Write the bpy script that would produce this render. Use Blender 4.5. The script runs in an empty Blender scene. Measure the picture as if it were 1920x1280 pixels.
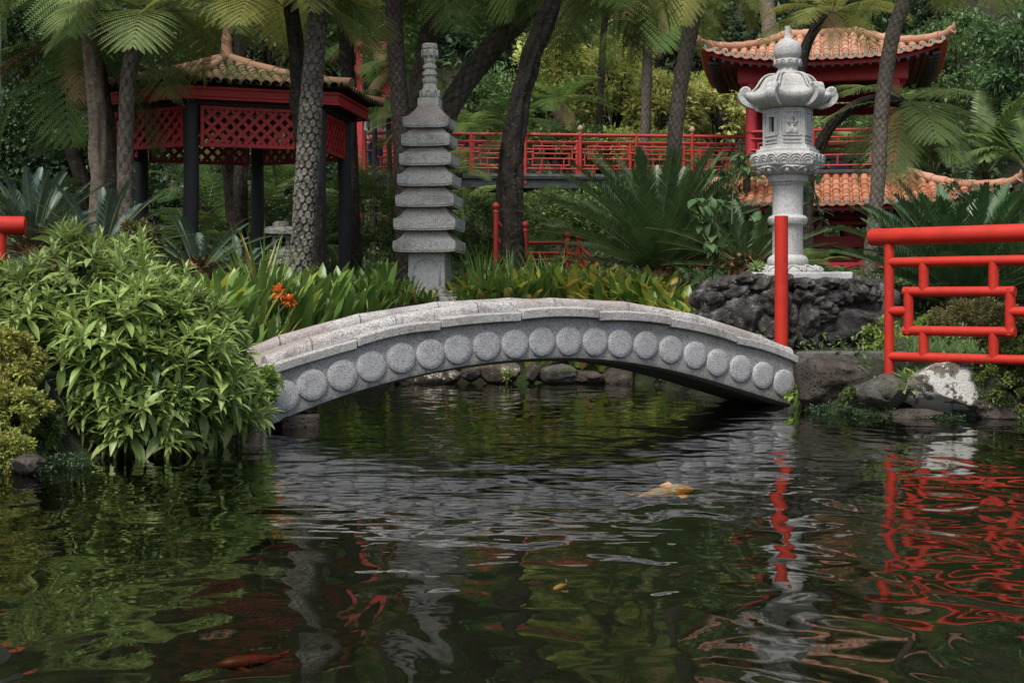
import bpy, bmesh, math
import numpy as np
from mathutils import Vector, Matrix, noise as mnoise
PI = math.pi
R = math.radians
scene = bpy.context.scene
COL = scene.collection
rng = np.random.default_rng(7)

# ------------------------------------------------------------------ camera geometry of the place
F = 2666.7; HZ = 560.0; CH = 1.10           # focal length in photo pixels, horizon row, eye height above the water
def at(px, py, Y):
    """world point seen at a photo pixel, at distance Y"""
    return np.array([(px-960.0)/F*Y, Y, CH-(py-HZ)/F*Y])
def ax(px, Y): return (px-960.0)/F*Y
def az(py, Y): return CH-(py-HZ)/F*Y

# ------------------------------------------------------------------ mesh builder
class MB:
    def __init__(s): s.V=[]; s.F=[]; s.M=[]; s.n=0; s.A=[]
    def add(s, v, f, m=0, a=None):
        v=np.asarray(v,float).reshape(-1,3)
        if isinstance(f,list) and len(f) and len(set(len(q) for q in f))>1:
            d={}
            for q in f: d.setdefault(len(q),[]).append(q)
            fs=[np.array(x,int) for x in d.values()]
        else: fs=[np.asarray(f,int)]
        s.V.append(v)
        for q in fs:
            s.F.append(q+s.n); s.M.append(np.full(len(q),m,int))
        s.A.append(np.zeros(len(v)) if a is None else np.asarray(a,float).ravel())
        s.n+=len(v)
    def build(s, name, mat, parent=None, smooth=False, bevel=0, attr=None, loc=None):
        me=bpy.data.meshes.new(name)
        V=np.concatenate(s.V); me.vertices.add(len(V)); me.vertices.foreach_set('co',V.ravel())
        L=np.concatenate([q.ravel() for q in s.F]); cnt=np.concatenate([np.full(len(q),q.shape[1]) for q in s.F])
        st=np.concatenate([[0],np.cumsum(cnt)[:-1]])
        me.loops.add(len(L)); me.loops.foreach_set('vertex_index',L)
        me.polygons.add(len(cnt)); me.polygons.foreach_set('loop_start',st)
        mats=mat if isinstance(mat,(list,tuple)) else [mat]
        for m in mats: me.materials.append(m)
        if len(mats)>1: me.polygons.foreach_set('material_index',np.concatenate(s.M))
        me.polygons.foreach_set('use_smooth',np.full(len(cnt),bool(smooth)))
        if attr:
            at_=me.attributes.new(attr,'FLOAT','POINT'); at_.data.foreach_set('value',np.concatenate(s.A))
        me.update(calc_edges=True)
        if smooth and smooth!='all':
            try: me.set_sharp_from_angle(angle=R(smooth if smooth is not True else 40))
            except Exception: pass
        o=bpy.data.objects.new(name,me); COL.objects.link(o)
        if parent is not None: o.parent=parent
        if loc is not None: o.location=loc
        if bevel:
            b=o.modifiers.new('bevel','BEVEL'); b.width=bevel; b.segments=2; b.limit_method='ANGLE'; b.angle_limit=R(40)
            b.harden_normals=False
        return o

def tag(o, label, cat, group=None, kind=None):
    if label: o['label']=label
    if cat: o['category']=cat
    if group: o['group']=group
    if kind: o['kind']=kind
    return o
def thing(name, label, cat, loc=(0,0,0), rz=0, group=None):
    o=bpy.data.objects.new(name,None); COL.objects.link(o); o.empty_display_size=.2
    o.location=loc; o.rotation_euler=(0,0,rz)
    return tag(o,label,cat,group)
def struct(o):
    o['kind']='structure'; return o
def dup(root, loc, rz=0, sc=1.0, label=None, group=None, tilt=(0,0)):
    """copy a thing with its parts and sub-parts"""
    r=root.copy(); COL.objects.link(r); r.location=loc; r.rotation_euler=(tilt[0],tilt[1],rz); r.scale=(sc,sc,sc)
    if label: r['label']=label
    if group: r['group']=group
    for ch in list(root.children):
        c=ch.copy(); COL.objects.link(c); c.parent=r
        for g in list(ch.children):
            d=g.copy(); COL.objects.link(d); d.parent=c
    return r

# ------------------------------------------------------------------ shapes
def nrm(v): 
    v=np.asarray(v,float); return v/(np.linalg.norm(v,axis=-1,keepdims=True)+1e-12)
def rotz(a):
    c,s=math.cos(a),math.sin(a); return np.array([[c,-s,0],[s,c,0],[0,0,1]])
BOXF=[[0,3,2,1],[4,5,6,7],[0,1,5,4],[1,2,6,5],[2,3,7,6],[3,0,4,7]]
def box(mb,c,s,M=None,m=0):
    x,y,z=[k/2 for k in s]
    v=np.array([[-x,-y,-z],[x,-y,-z],[x,y,-z],[-x,y,-z],[-x,-y,z],[x,-y,z],[x,y,z],[-x,y,z]])
    if M is not None: v=v@np.asarray(M).T
    mb.add(v+np.asarray(c,float),BOXF,m)
def beam(mb,p0,p1,w,h,up=(0,0,1),m=0):
    p0=np.asarray(p0,float);p1=np.asarray(p1,float); d=p1-p0; L=np.linalg.norm(d); d/=L
    s=np.cross(np.asarray(up,float),d); 
    if np.linalg.norm(s)<1e-6: s=np.array([1.,0,0])
    s=nrm(s); u=np.cross(d,s); M=np.stack([d,s,u],1)
    box(mb,(p0+p1)/2,(L,w,h),M,m)
def loft(mb,rings,closed=True,cap0=True,cap1=True,m=0,a=None):
    rings=np.asarray(rings,float); k,n,_=rings.shape
    idx=np.arange(k*n).reshape(k,n)
    if closed: A=idx[:-1]; B=np.roll(idx[:-1],-1,1); C=np.roll(idx[1:],-1,1); D=idx[1:]
    else: A=idx[:-1,:-1]; B=idx[:-1,1:]; C=idx[1:,1:]; D=idx[1:,:-1]
    f=np.stack([A,B,C,D],-1).reshape(-1,4)
    fl=[f]
    mb.add(rings.reshape(-1,3),f,m,a)
    base=mb.n-k*n
    if closed and cap0: mb.F.append(np.array([idx[0][::-1]])+base); mb.M.append(np.array([m]))
    if closed and cap1: mb.F.append(np.array([idx[-1]])+base); mb.M.append(np.array([m]))
def lathe(mb,prof,n,c=(0,0,0),a0=0,cap=True,m=0):
    th=a0+np.arange(n)/n*2*PI
    rings=np.array([[[r*math.cos(t),r*math.sin(t),z] for t in th] for r,z in prof])+np.asarray(c,float)
    loft(mb,rings,True,cap,cap,m)
def frames(P):
    P=np.asarray(P,float); T=np.gradient(P,axis=0); T=nrm(T)
    ref=np.array([0,0,1.]) if abs(T[0][2])<.9 else np.array([1.,0,0])
    N=[];u=nrm(np.cross(T[0],ref))
    for t in T:
        u=u-np.dot(u,t)*t; u=nrm(u); N.append(u)
    N=np.array(N); B=np.cross(T,N); return T,N,B
def tube(mb,P,r,n=8,cap=True,m=0):
    P=np.asarray(P,float); T,N,B=frames(P); r=np.broadcast_to(np.asarray(r,float),(len(P),))
    th=np.arange(n)/n*2*PI
    rings=P[:,None]+r[:,None,None]*(np.cos(th)[None,:,None]*N[:,None]+np.sin(th)[None,:,None]*B[:,None])
    loft(mb,rings,True,cap,cap,m)
def smoothpath(P,n):
    """Catmull-Rom resample"""
    P=np.asarray(P,float); Q=np.vstack([2*P[0]-P[1],P,2*P[-1]-P[-2]]); out=[]
    seg=len(P)-1
    for t in np.linspace(0,seg,n):
        i=min(int(t),seg-1); u=t-i; a,b,c,d=Q[i:i+4]
        out.append(.5*((2*b)+(-a+c)*u+(2*a-5*b+4*c-d)*u*u+(-a+3*b-3*c+d)*u**3))
    return np.array(out)
def extrude_poly(mb,poly,h0,h1,M=None,off=(0,0,0),m=0):
    """poly in xy, extruded in z"""
    n=len(poly); v=np.array([[x,y,h0] for x,y in poly]+[[x,y,h1] for x,y in poly],float)
    if M is not None: v=v@np.asarray(M).T
    f=[list(range(n))[::-1],list(range(n,2*n))]+[[i,(i+1)%n,n+(i+1)%n,n+i] for i in range(n)]
    mb.add(v+np.asarray(off,float),f,m)

# ------------------------------------------------------------------ leaves
def leaves(mb,P,D,U,L,W,fold=.25,m=0,curl=.12):
    """lance leaves: base P, direction D, up hint U; two quads folded along the midrib"""
    P=np.asarray(P,float); D=nrm(D); S=nrm(np.cross(D,U)); Nn=np.cross(S,D)
    L=np.broadcast_to(np.asarray(L,float),(len(P),))[:,None]; W=np.broadcast_to(np.asarray(W,float),(len(P),))[:,None]
    mid=P+D*L*.5+Nn*L*curl*.6
    l=P+D*L*.42-S*W*.5+Nn*(L*curl*.6+W*fold*.5); r=P+D*L*.42+S*W*.5+Nn*(L*curl*.6+W*fold*.5)
    t=P+D*L-Nn*L*curl*.4
    V=np.stack([P,l,mid,r,t],1); n=len(P); b=np.arange(n)[:,None]*5
    f=np.concatenate([b+np.array([[0,2,4,1]]),b+np.array([[0,3,4,2]])],0)
    mb.add(V.reshape(-1,3),f,m)
def ribbons(mb,P,D,L,W,droop,K=5,wprof=None,fold=.2,m=0,twist=None):
    """strap leaves that arch under their weight. P,D (n,3); folded along the midrib"""
    P=np.asarray(P,float); D=nrm(D); n=len(P)
    L=np.broadcast_to(np.asarray(L,float),(n,)); W=np.broadcast_to(np.asarray(W,float),(n,)); droop=np.broadcast_to(np.asarray(droop,float),(n,))
    h=D.copy(); h[:,2]=0; hn=nrm(h+1e-6); el=np.arctan2(D[:,2],np.linalg.norm(h,axis=1)+1e-9)
    S=np.stack([-hn[:,1],hn[:,0],np.zeros(n)],1)
    if twist is not None:
        S=S*np.cos(twist)[:,None]+np.cross(D,S)*np.sin(twist)[:,None]
    if wprof is None: wprof=[.45,.8,1,.85,.55,0.03]
    wprof=np.interp(np.linspace(0,1,K+1),np.linspace(0,1,len(wprof)),wprof)
    pts=[];c=P.copy()
    for k in range(K+1):
        t=k/K; e=el-droop*t**1.4; T=hn*np.cos(e)[:,None]+np.array([0,0,1.])*np.sin(e)[:,None]
        Nn=np.cross(S,T); Nn=Nn*np.sign(Nn[:,2:3]+1e-9)
        w=(W*wprof[k]*.5)[:,None]
        pts.append(np.stack([c-S*w+Nn*w*fold,c,c+S*w+Nn*w*fold],1))
        c=c+T*(L/K)[:,None]
    V=np.stack(pts,1)  # n,K+1,3,3
    b=(np.arange(n)*(K+1)*3)[:,None,None]; kk=(np.arange(K)*3)[None,:,None]
    q1=b+kk+np.array([0,1,4,3])[None,None]; q2=b+kk+np.array([1,2,5,4])[None,None]
    mb.add(V.reshape(-1,3),np.concatenate([q1.reshape(-1,4),q2.reshape(-1,4)]),m)

def frond_arrays(r,L,npin,nple,plen,el0,droop,pw=.8,sag=.25,vee=.12,bend=0.):
    """bipinnate tree-fern frond from the origin along +x. returns verts, quads"""
    K=24; t=np.linspace(0,1,K+1); e=el0-droop*t**1.25
    xs=np.concatenate([[0],np.cumsum(np.cos(e[:-1]))])*L/K; zs=np.concatenate([[0],np.cumsum(np.sin(e[:-1]))])*L/K
    ys=bend*L*t**2
    ti=np.linspace(.12,.985,npin)+r.normal(0,.002,npin)
    px=np.interp(ti,t,xs);pz=np.interp(ti,t,zs);py=np.interp(ti,t,ys);ee=np.interp(ti,t,e)
    env=np.interp(ti,[0,.12,.3,.5,.75,.9,1],[.3,.45,.85,1,.78,.4,.06])*plen
    V=[];
    T=np.stack([np.cos(ee),np.zeros(npin),np.sin(ee)],1); Nn=np.stack([-np.sin(ee),np.zeros(npin),np.cos(ee)],1)
    quads=[]
    for sd in (-1,1):
        a=R(22)+R(28)*ti+r.normal(0,.04,npin)
        D=np.array([0,sd,0.])[None]*np.cos(a)[:,None]+T*np.sin(a)[:,None]+Nn*vee
        D=nrm(D); Q=np.cross(Nn,D); Q=nrm(Q)
        s=(np.arange(nple)+.6)/nple
        lens=env*(1+r.normal(0,.05,npin))
        base=np.stack([px,py,pz],1)[:,None]+D[:,None]*(s[None,:,None]*lens[:,None,None])
        base=base+np.array([0,0,-1.])*(sag*(s**2)[None,:,None]*lens[:,None,None])
        pl=(np.interp(s,[0,.1,.55,.85,1],[.5,.9,1,.6,.12])[None]*np.minimum(lens*.26,.66*L*.87/npin)[:,None])
        hw=(lens/nple*pw*.5)[:,None]*np.interp(s,[0,.7,1],[1,1,.5])[None]
        for q in (-1,1):
            d=Q[:,None]*q*math.cos(R(28))*1.0+D[:,None]*math.sin(R(28))+np.array([0,0,-.18])
            tip=base+d*pl[...,None]; mid=base+d*pl[...,None]*.42
            off=D[:,None]*hw[...,None]
            quads.append(np.stack([base,mid-off,tip,mid+off],2).reshape(-1,4,3))
        # pinna midrib as a thin strip
        tipp=np.stack([px,py,pz],1)+D*lens[:,None]+np.array([0,0,-1.])*sag*lens[:,None]
        b0=np.stack([px,py,pz],1); md=(b0+D*lens[:,None]*.5+np.array([0,0,-1.])*sag*.25*lens[:,None])
        w=Q*(.004*L)
        quads.append(np.stack([b0-w,b0+w,md+w*.7,md-w*.7],1)); quads.append(np.stack([md-w*.7,md+w*.7,tipp+w*.2,tipp-w*.2],1))
    Vq=np.concatenate(quads).reshape(-1,3); f=np.arange(len(Vq)).reshape(-1,4)
    rach=np.stack([xs,ys,zs],1)
    return Vq,f,rach
def rosette(mb,r,nf,L,npin,nple,plen,el=(20,70),droop=(60,110),dead=0,pw=.8,rw=.012,sag=.25,arc=(0,2*PI)):
    """fern crown: material 0 leaf, 1 rachis, 2 dead frond"""
    for i in range(nf+dead):
        isd=i>=nf
        a=arc[0]+(i+r.uniform(-.3,.3))/max(nf,1)*(arc[1]-arc[0]) if not isd else r.uniform(0,2*PI)
        k=(i%3)/2.
        e0=R(el[0]+(el[1]-el[0])*k+r.uniform(-8,8)) if not isd else R(r.uniform(-40,0))
        dr=R(r.uniform(*droop)) if not isd else R(r.uniform(40,60))
        l=L*r.uniform(.82,1.08)*(.75 if isd else 1)
        v,f,ra=frond_arrays(r,l,npin,nple,plen*r.uniform(.9,1.1)*(.6 if isd else 1),e0,dr,pw=pw,sag=sag*(2 if isd else 1),bend=r.uniform(-.12,.12))
        M=rotz(a); mb.add(v@M.T,f,2 if isd else 0)
        tube(mb,(ra@M.T)[::2],np.linspace(rw,rw*.25,len(ra[::2])),5,m=1)
def pinnate(mb,r,L,n,ll,lw,el0,droop,az_,origin=(0,0,0),vee=25,fwd=(65,35),bend=0,m=0,mr=1,leafdroop=0.,rw=.008,t0=.15):
    """single pinnate frond (cycad, palm) with stiff narrow leaflets"""
    K=20; t=np.linspace(0,1,K+1); e=el0-droop*t**1.3
    xs=np.concatenate([[0],np.cumsum(np.cos(e[:-1]))])*L/K; zs=np.concatenate([[0],np.cumsum(np.sin(e[:-1]))])*L/K; ys=bend*L*t**2
    ti=np.linspace(t0,.99,n); p=np.stack([np.interp(ti,t,xs),np.interp(ti,t,ys),np.interp(ti,t,zs)],1); ee=np.interp(ti,t,e)
    T=np.stack([np.cos(ee),0*ee,np.sin(ee)],1); Nn=np.stack([-np.sin(ee),0*ee,np.cos(ee)],1)
    env=np.interp(ti,[0,t0,.35,.7,.92,1],[.3,.5,1,.95,.5,.22])*ll
    M=rotz(az_); o=np.asarray(origin,float)
    for sd in (-1,1):
        a=R(90)-np.interp(ti,[0,1],[R(fwd[0]),R(fwd[1])]); v=R(vee)+r.normal(0,.06,n)
        a=a+r.normal(0,.05,n)
        D=np.array([0,sd,0.])[None]*(np.cos(a)*np.cos(v))[:,None]+T*np.sin(a)[:,None]+Nn*(np.cos(a)*np.sin(v))[:,None]
        D=nrm(D); W=nrm(np.cross(D,Nn))*(lw/2)
        mid=p+D*env[:,None]*.5; tip=p+D*env[:,None]; tip[:,2]-=leafdroop*env; mid[:,2]-=leafdroop*.25*env
        q=np.stack([p-W*.6,p+W*.6,mid+W,mid-W],1); q2=np.stack([mid-W,mid+W,tip+W*.08,tip-W*.08],1)
        Vq=np.concatenate([q,q2]).reshape(-1,3)@M.T+o
        mb.add(Vq,np.arange(len(Vq)).reshape(-1,4),m)
    ra=np.stack([xs,ys,zs],1)@M.T+o
    tube(mb,ra[::2],np.linspace(rw,rw*.3,len(ra[::2])),5,m=mr)

def blob_points(r,n,c,rad,ncl,clr,shell=.55,bottom=-.6):
    """n leaf positions in ncl clumps spread through an ellipsoid; returns P, outward dirs"""
    d=nrm(r.normal(size=(ncl*3,3))); d=d[d[:,2]>bottom][:ncl]
    k=shell+(1-shell)*r.random(len(d))**.6
    # uneven outline
    lump=np.array([mnoise.noise(Vector(x*1.7)+Vector(c)) for x in d])
    C=np.asarray(c)+d*(k*(1+.35*lump))[:,None]*np.asarray(rad)
    i=r.integers(0,len(C),n); sz=clr*(.6+.8*r.random(len(C)))
    off=nrm(r.normal(size=(n,3)))*(r.random(n)**.5)[:,None]*sz[i][:,None]*np.array([1,1,.75])
    P=C[i]+off
    out=nrm(P-np.asarray(c)-np.array([0,0,.3*rad[2]])+off*1.2)
    return P,out,C
def leafcloud(mb,r,n,c,rad,ncl,clr,L,W,m=0,shell=.55,bottom=-.6,rnd=.7,up=.15,nm=1):
    P,out,C=blob_points(r,n,c,rad,ncl,clr,shell,bottom)
    D=nrm(out+r.normal(size=(n,3))*rnd+np.array([0,0,up])); U=nrm(r.normal(size=(n,3))*.5+np.array([0,0,1.]))
    l=L*(.6+.8*r.random(n)); 
    leaves(mb,P,D,U,l,l*(W/L)*(.8+.4*r.random(n)),m=m)
    return C
# ------------------------------------------------------------------ materials
def nt(name):
    m=bpy.data.materials.new(name); m.use_nodes=True; t=m.node_tree; t.nodes.clear()
    return m,t
def nd(t,typ,**kw):
    n=t.nodes.new(typ)
    for k,v in kw.items():
        if k.startswith('i_'): n.inputs[k[2:].replace('_',' ')].default_value=v
        else: setattr(n,k,v)
    return n
def ramp(t,src,stops):
    n=t.nodes.new('ShaderNodeValToRGB'); e=n.color_ramp.elements
    while len(e)<len(stops): e.new(.5)
    for k,(p,c) in enumerate(stops):
        e[k].position=p; e[k].color=(*c,1) if len(c)==3 else c
    t.links.new(src,n.inputs['Fac']); return n
def mixc(t,fac,a,b,mode='MIX'):
    n=nd(t,'ShaderNodeMix',data_type='RGBA',blend_type=mode)
    for s,v in ((0,fac),(6,a),(7,b)):
        if hasattr(v,'links') or hasattr(v,'is_linked'): t.links.new(v,n.inputs[s])
        else: n.inputs[s].default_value=(*v,1) if isinstance(v,tuple) and len(v)==3 else v
    return n.outputs[2]
def noise(t,vec,scale,detail=4,rough=.55):
    n=nd(t,'ShaderNodeTexNoise'); n.inputs['Scale'].default_value=scale; n.inputs['Detail'].default_value=detail; n.inputs['Roughness'].default_value=rough
    if vec is not None: t.links.new(vec,n.inputs['Vector'])
    return n.outputs['Fac']
def thr(t,src,a,b):
    n=nd(t,'ShaderNodeMapRange'); n.inputs['From Min'].default_value=a; n.inputs['From Max'].default_value=b; n.interpolation_type='SMOOTHSTEP'
    t.links.new(src,n.inputs['Value']); return n.outputs[0]
def out(t,sh):
    o=nd(t,'ShaderNodeOutputMaterial'); t.links.new(sh,o.inputs['Surface'])
def bump(t,h,dist,strength=1.):
    b=nd(t,'ShaderNodeBump'); b.inputs['Distance'].default_value=dist; b.inputs['Strength'].default_value=strength
    t.links.new(h,b.inputs['Height']); return b.outputs[0]
def princ(t,col,rough=.6,normal=None,spec=.5,**kw):
    p=nd(t,'ShaderNodeBsdfPrincipled')
    if hasattr(col,'links'): t.links.new(col,p.inputs['Base Color'])
    else: p.inputs['Base Color'].default_value=(*col,1)
    if hasattr(rough,'links'): t.links.new(rough,p.inputs['Roughness'])
    else: p.inputs['Roughness'].default_value=rough
    p.inputs['Specular IOR Level'].default_value=spec
    if normal is not None: t.links.new(normal,p.inputs['Normal'])
    return p
def objco(t): return nd(t,'ShaderNodeTexCoord').outputs['Object']

def leafmat(name,c1,c2,c3=None,rough=.45,trans=.3,spec=.4,vein=False):
    """c1..c2 per leaf, c3 rare odd leaves; light passes through the blade"""
    m,t=nt(name); g=nd(t,'ShaderNodeNewGeometry'); oi=nd(t,'ShaderNodeObjectInfo')
    col=mixc(t,g.outputs['Random Per Island'],c1,c2)
    if c3 is not None:
        w=nd(t,'ShaderNodeMath',operation='FRACT'); mu=nd(t,'ShaderNodeMath',operation='MULTIPLY'); mu.inputs[1].default_value=37.3
        t.links.new(g.outputs['Random Per Island'],mu.inputs[0]); t.links.new(mu.outputs[0],w.inputs[0])
        col=mixc(t,thr(t,w.outputs[0],.86,.93),col,c3)
    n=noise(t,objco(t),1.1,2)
    hs=nd(t,'ShaderNodeHueSaturation'); t.links.new(col,hs.inputs['Color'])
    v=nd(t,'ShaderNodeMapRange'); v.inputs['To Min'].default_value=.7; v.inputs['To Max'].default_value=1.3; t.links.new(n,v.inputs['Value'])
    v.inputs['From Min'].default_value=.3; v.inputs['From Max'].default_value=.7
    t.links.new(v.outputs[0],hs.inputs['Value'])
    h2=nd(t,'ShaderNodeMapRange'); h2.inputs['To Min'].default_value=.488; h2.inputs['To Max'].default_value=.515; t.links.new(oi.outputs['Random'],h2.inputs['Value']); t.links.new(h2.outputs[0],hs.inputs['Hue'])
    p=princ(t,hs.outputs[0],rough,None,spec); tr=nd(t,'ShaderNodeBsdfTranslucent')
    tc=nd(t,'ShaderNodeHueSaturation'); tc.inputs['Value'].default_value=1.25; tc.inputs['Hue'].default_value=.485; t.links.new(hs.outputs[0],tc.inputs['Color']); t.links.new(tc.outputs[0],tr.inputs['Color'])
    mx=nd(t,'ShaderNodeMixShader'); mx.inputs[0].default_value=trans
    t.links.new(p.outputs[0],mx.inputs[1]); t.links.new(tr.outputs[0],mx.inputs[2]); out(t,mx.outputs[0])
    return m
def stone(name,dark,mid,light,speck=95,stain=(.11,.10,.09),stain_amt=.5,warm=(.30,.20,.16),warm_amt=0.,rough=.85,bd=.004,lichen=None,green=None):
    m,t=nt(name); co=objco(t)
    s=noise(t,co,speck,2,.7); c=ramp(t,s,[(.36,dark),(.46,mid),(.56,light),(.7,light)]).outputs[0]
    vo=nd(t,'ShaderNodeTexVoronoi',feature='F1'); vo.inputs['Scale'].default_value=speck*.8; t.links.new(co,vo.inputs['Vector'])
    g=nd(t,'ShaderNodeSeparateColor'); t.links.new(vo.outputs['Color'],g.inputs[0])
    dk=tuple(a*.6+b*.4 for a,b in zip(dark,mid)); c=mixc(t,thr(t,g.outputs[0],.86,.9),c,dk); c=mixc(t,thr(t,g.outputs[1],.84,.9),c,light)
    a=thr(t,noise(t,co,2.2,5,.65),.48,.68)
    mp=nd(t,'ShaderNodeMapping'); mp.inputs['Scale'].default_value=(9,9,1.1); t.links.new(co,mp.inputs[0]); stv=thr(t,noise(t,mp.outputs[0],1,4,.6),.56,.70)
    sq_=nd(t,'ShaderNodeMath',operation='MULTIPLY'); sq_.inputs[1].default_value=stain_amt*.75; t.links.new(stv,sq_.inputs[0]); c=mixc(t,sq_.outputs[0],c,stain)
    if stain_amt>0:
        am=nd(t,'ShaderNodeMath',operation='MULTIPLY'); am.inputs[1].default_value=stain_amt; t.links.new(a,am.inputs[0])
        c=mixc(t,am.outputs[0],c,stain)
        sp=thr(t,noise(t,co,14,4,.7),.58,.68); am=nd(t,'ShaderNodeMath',operation='MULTIPLY'); am.inputs[1].default_value=stain_amt*.9; t.links.new(sp,am.inputs[0])
        c=mixc(t,am.outputs[0],c,stain)
    if warm_amt>0:
        geo=nd(t,'ShaderNodeNewGeometry')
        w=thr(t,noise(t,co,1.3,4,.6),.42,.62); am=nd(t,'ShaderNodeMath',operation='MULTIPLY'); am.inputs[1].default_value=warm_amt; t.links.new(w,am.inputs[0])
        c=mixc(t,am.outputs[0],c,warm)
    if green is not None:
        gg=thr(t,noise(t,co,3.1,5,.7),.56,.78); c=mixc(t,gg,c,green)
    if lichen is not None:
        l=thr(t,noise(t,co,lichen[1],5,.7),lichen[2],lichen[2]+.025); c=mixc(t,l,c,lichen[0])
    h=nd(t,'ShaderNodeMath',operation='ADD'); t.links.new(s,h.inputs[0]); t.links.new(noise(t,co,22,4,.7),h.inputs[1])
    p=princ(t,c,rough,bump(t,h.outputs[0],bd),.3); out(t,p.outputs[0]); return m
def paint(name,c,c2,rough=.35,wear=.5,grain=None,spec=.5,bd=.0015,chips=None):
    m,t=nt(name); co=objco(t)
    if grain:
        mp=nd(t,'ShaderNodeMapping'); mp.inputs['Scale'].default_value=grain; t.links.new(co,mp.inputs[0]); v=mp.outputs[0]
    else: v=co
    n=noise(t,v,6,5,.65); c_=mixc(t,thr(t,n,.35,.7),c,c2)
    fine=noise(t,v,40,3,.6); c_=mixc(t,thr(t,fine,.62,.75),c_,tuple(x*.7 for x in c))
    if chips: c_=mixc(t,thr(t,noise(t,v,17,6,.75),.685,.70),c_,chips); c_=mixc(t,thr(t,noise(t,v,2.3,5,.7),.60,.78),c_,tuple(x*.55+.006 for x in c))
    r_=nd(t,'ShaderNodeMapRange'); r_.inputs['To Min'].default_value=rough*.8; r_.inputs['To Max'].default_value=min(1,rough*1.5); t.links.new(n,r_.inputs['Value'])
    p=princ(t,c_,r_.outputs[0],bump(t,fine,bd),spec); out(t,p.outputs[0]); return m
def bark(name,groove,face,scar,rough=.9,lich=(.35,.36,.30),lamt=.45,bd=.02):
    m,t=nt(name); co=objco(t); a=nd(t,'ShaderNodeAttribute',attribute_name='scar')
    n=noise(t,co,9,6,.7); c=mixc(t,thr(t,n,.3,.7),groove,face)
    c=mixc(t,a.outputs['Fac'],c,scar)
    l=thr(t,noise(t,co,26,4,.7),.56,.66); am=nd(t,'ShaderNodeMath',operation='MULTIPLY'); am.inputs[1].default_value=lamt; t.links.new(l,am.inputs[0])
    c=mixc(t,am.outputs[0],c,lich)
    ms=thr(t,noise(t,co,2.3,4,.6),.6,.72); am=nd(t,'ShaderNodeMath',operation='MULTIPLY'); am.inputs[1].default_value=.35; t.links.new(ms,am.inputs[0]); c=mixc(t,am.outputs[0],c,(.06,.075,.03))
    mp=nd(t,'ShaderNodeMapping'); mp.inputs['Scale'].default_value=(1,1,.3); t.links.new(co,mp.inputs[0])
    p=princ(t,c,rough,bump(t,noise(t,mp.outputs[0],38,5,.75),bd),.2); out(t,p.outputs[0]); return m
def rockmat(name,c1,c2,c3,lichen=None,moss=None,bd=.03,sc=7,wet=0):
    m,t=nt(name); co=objco(t); oi=nd(t,'ShaderNodeObjectInfo')
    n=noise(t,co,sc,7,.72); c=ramp(t,n,[(.3,c1),(.5,c2),(.68,c3)]).outputs[0]
    vo=nd(t,'ShaderNodeTexVoronoi',feature='F1'); vo.inputs['Scale'].default_value=sc*6; t.links.new(co,vo.inputs['Vector'])
    pit=thr(t,vo.outputs['Distance'],.0,.45)
    c=mixc(t,pit,tuple(x*.45 for x in c1),c)
    if lichen: 
        l=thr(t,noise(t,co,lichen[1],6,.72),lichen[2],lichen[2]+.02); c=mixc(t,l,c,lichen[0])
    if moss:
        geo=nd(t,'ShaderNodeNewGeometry'); sx=nd(t,'ShaderNodeSeparateXYZ'); t.links.new(geo.outputs['Normal'],sx.inputs[0])
        k=nd(t,'ShaderNodeMath',operation='MULTIPLY'); t.links.new(thr(t,noise(t,co,moss[1],5,.7),moss[2],moss[2]+.08),k.inputs[0]); t.links.new(thr(t,sx.outputs[2],-.3,.3),k.inputs[1])
        c=mixc(t,k.outputs[0],c,moss[0])
    h=nd(t,'ShaderNodeMath',operation='MULTIPLY_ADD'); t.links.new(pit,h.inputs[0]); h.inputs[1].default_value=.35; t.links.new(noise(t,co,sc*2.5,7,.75),h.inputs[2])
    p=princ(t,c,.9 if not wet else .35,bump(t,h.outputs[0],bd),.3); out(t,p.outputs[0]); return m
def tilemat(name,c1,c2,c3,moss=None,grime=(.10,.08,.07),ga=.5):
    m,t=nt(name); co=objco(t); g=nd(t,'ShaderNodeNewGeometry')
    c=ramp(t,g.outputs['Random Per Island'],[(0,c1),(.5,c2),(1,c3)]).outputs[0]
    n=noise(t,co,5,6,.7); am=nd(t,'ShaderNodeMath',operation='MULTIPLY'); am.inputs[1].default_value=ga; t.links.new(thr(t,n,.5,.7),am.inputs[0])
    c=mixc(t,am.outputs[0],c,grime)
    c=mixc(t,thr(t,noise(t,co,30,3,.7),.6,.75),c,tuple(min(1,x*1.25) for x in c2))
    if moss: c=mixc(t,thr(t,noise(t,co,moss[1],6,.72),moss[2],moss[2]+.12),c,moss[0])
    p=princ(t,c,.85,bump(t,noise(t,co,45,4,.7),.006),.25); out(t,p.outputs[0]); return m

M={}
M['granite']=stone('granite',(.07,.068,.065),(.265,.257,.242),(.45,.44,.42),speck=160,green=(.17,.175,.135),stain_amt=.5,bd=.003)
M['granite_top']=stone('weathered_granite',(.08,.07,.068),(.29,.275,.262),(.50,.485,.465),speck=140,stain_amt=.55,stain=(.10,.075,.07),warm=(.22,.15,.135),warm_amt=.5,bd=.006)
M['roof_weather']=stone('weathered_roof_top',(.08,.07,.06),(.33,.305,.275),(.52,.49,.45),speck=140,stain_amt=.45,stain=(.12,.10,.085),warm=(.25,.20,.165),warm_amt=.5,bd=.008)
M['granite_deck']=stone('sandy_granite',(.15,.125,.10),(.23,.20,.165),(.30,.27,.23),speck=140,stain_amt=.3,stain=(.16,.12,.09))
M['granite_disc']=stone('pale_granite',(.08,.08,.085),(.29,.29,.29),(.46,.46,.465),speck=165,stain_amt=.15)
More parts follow.
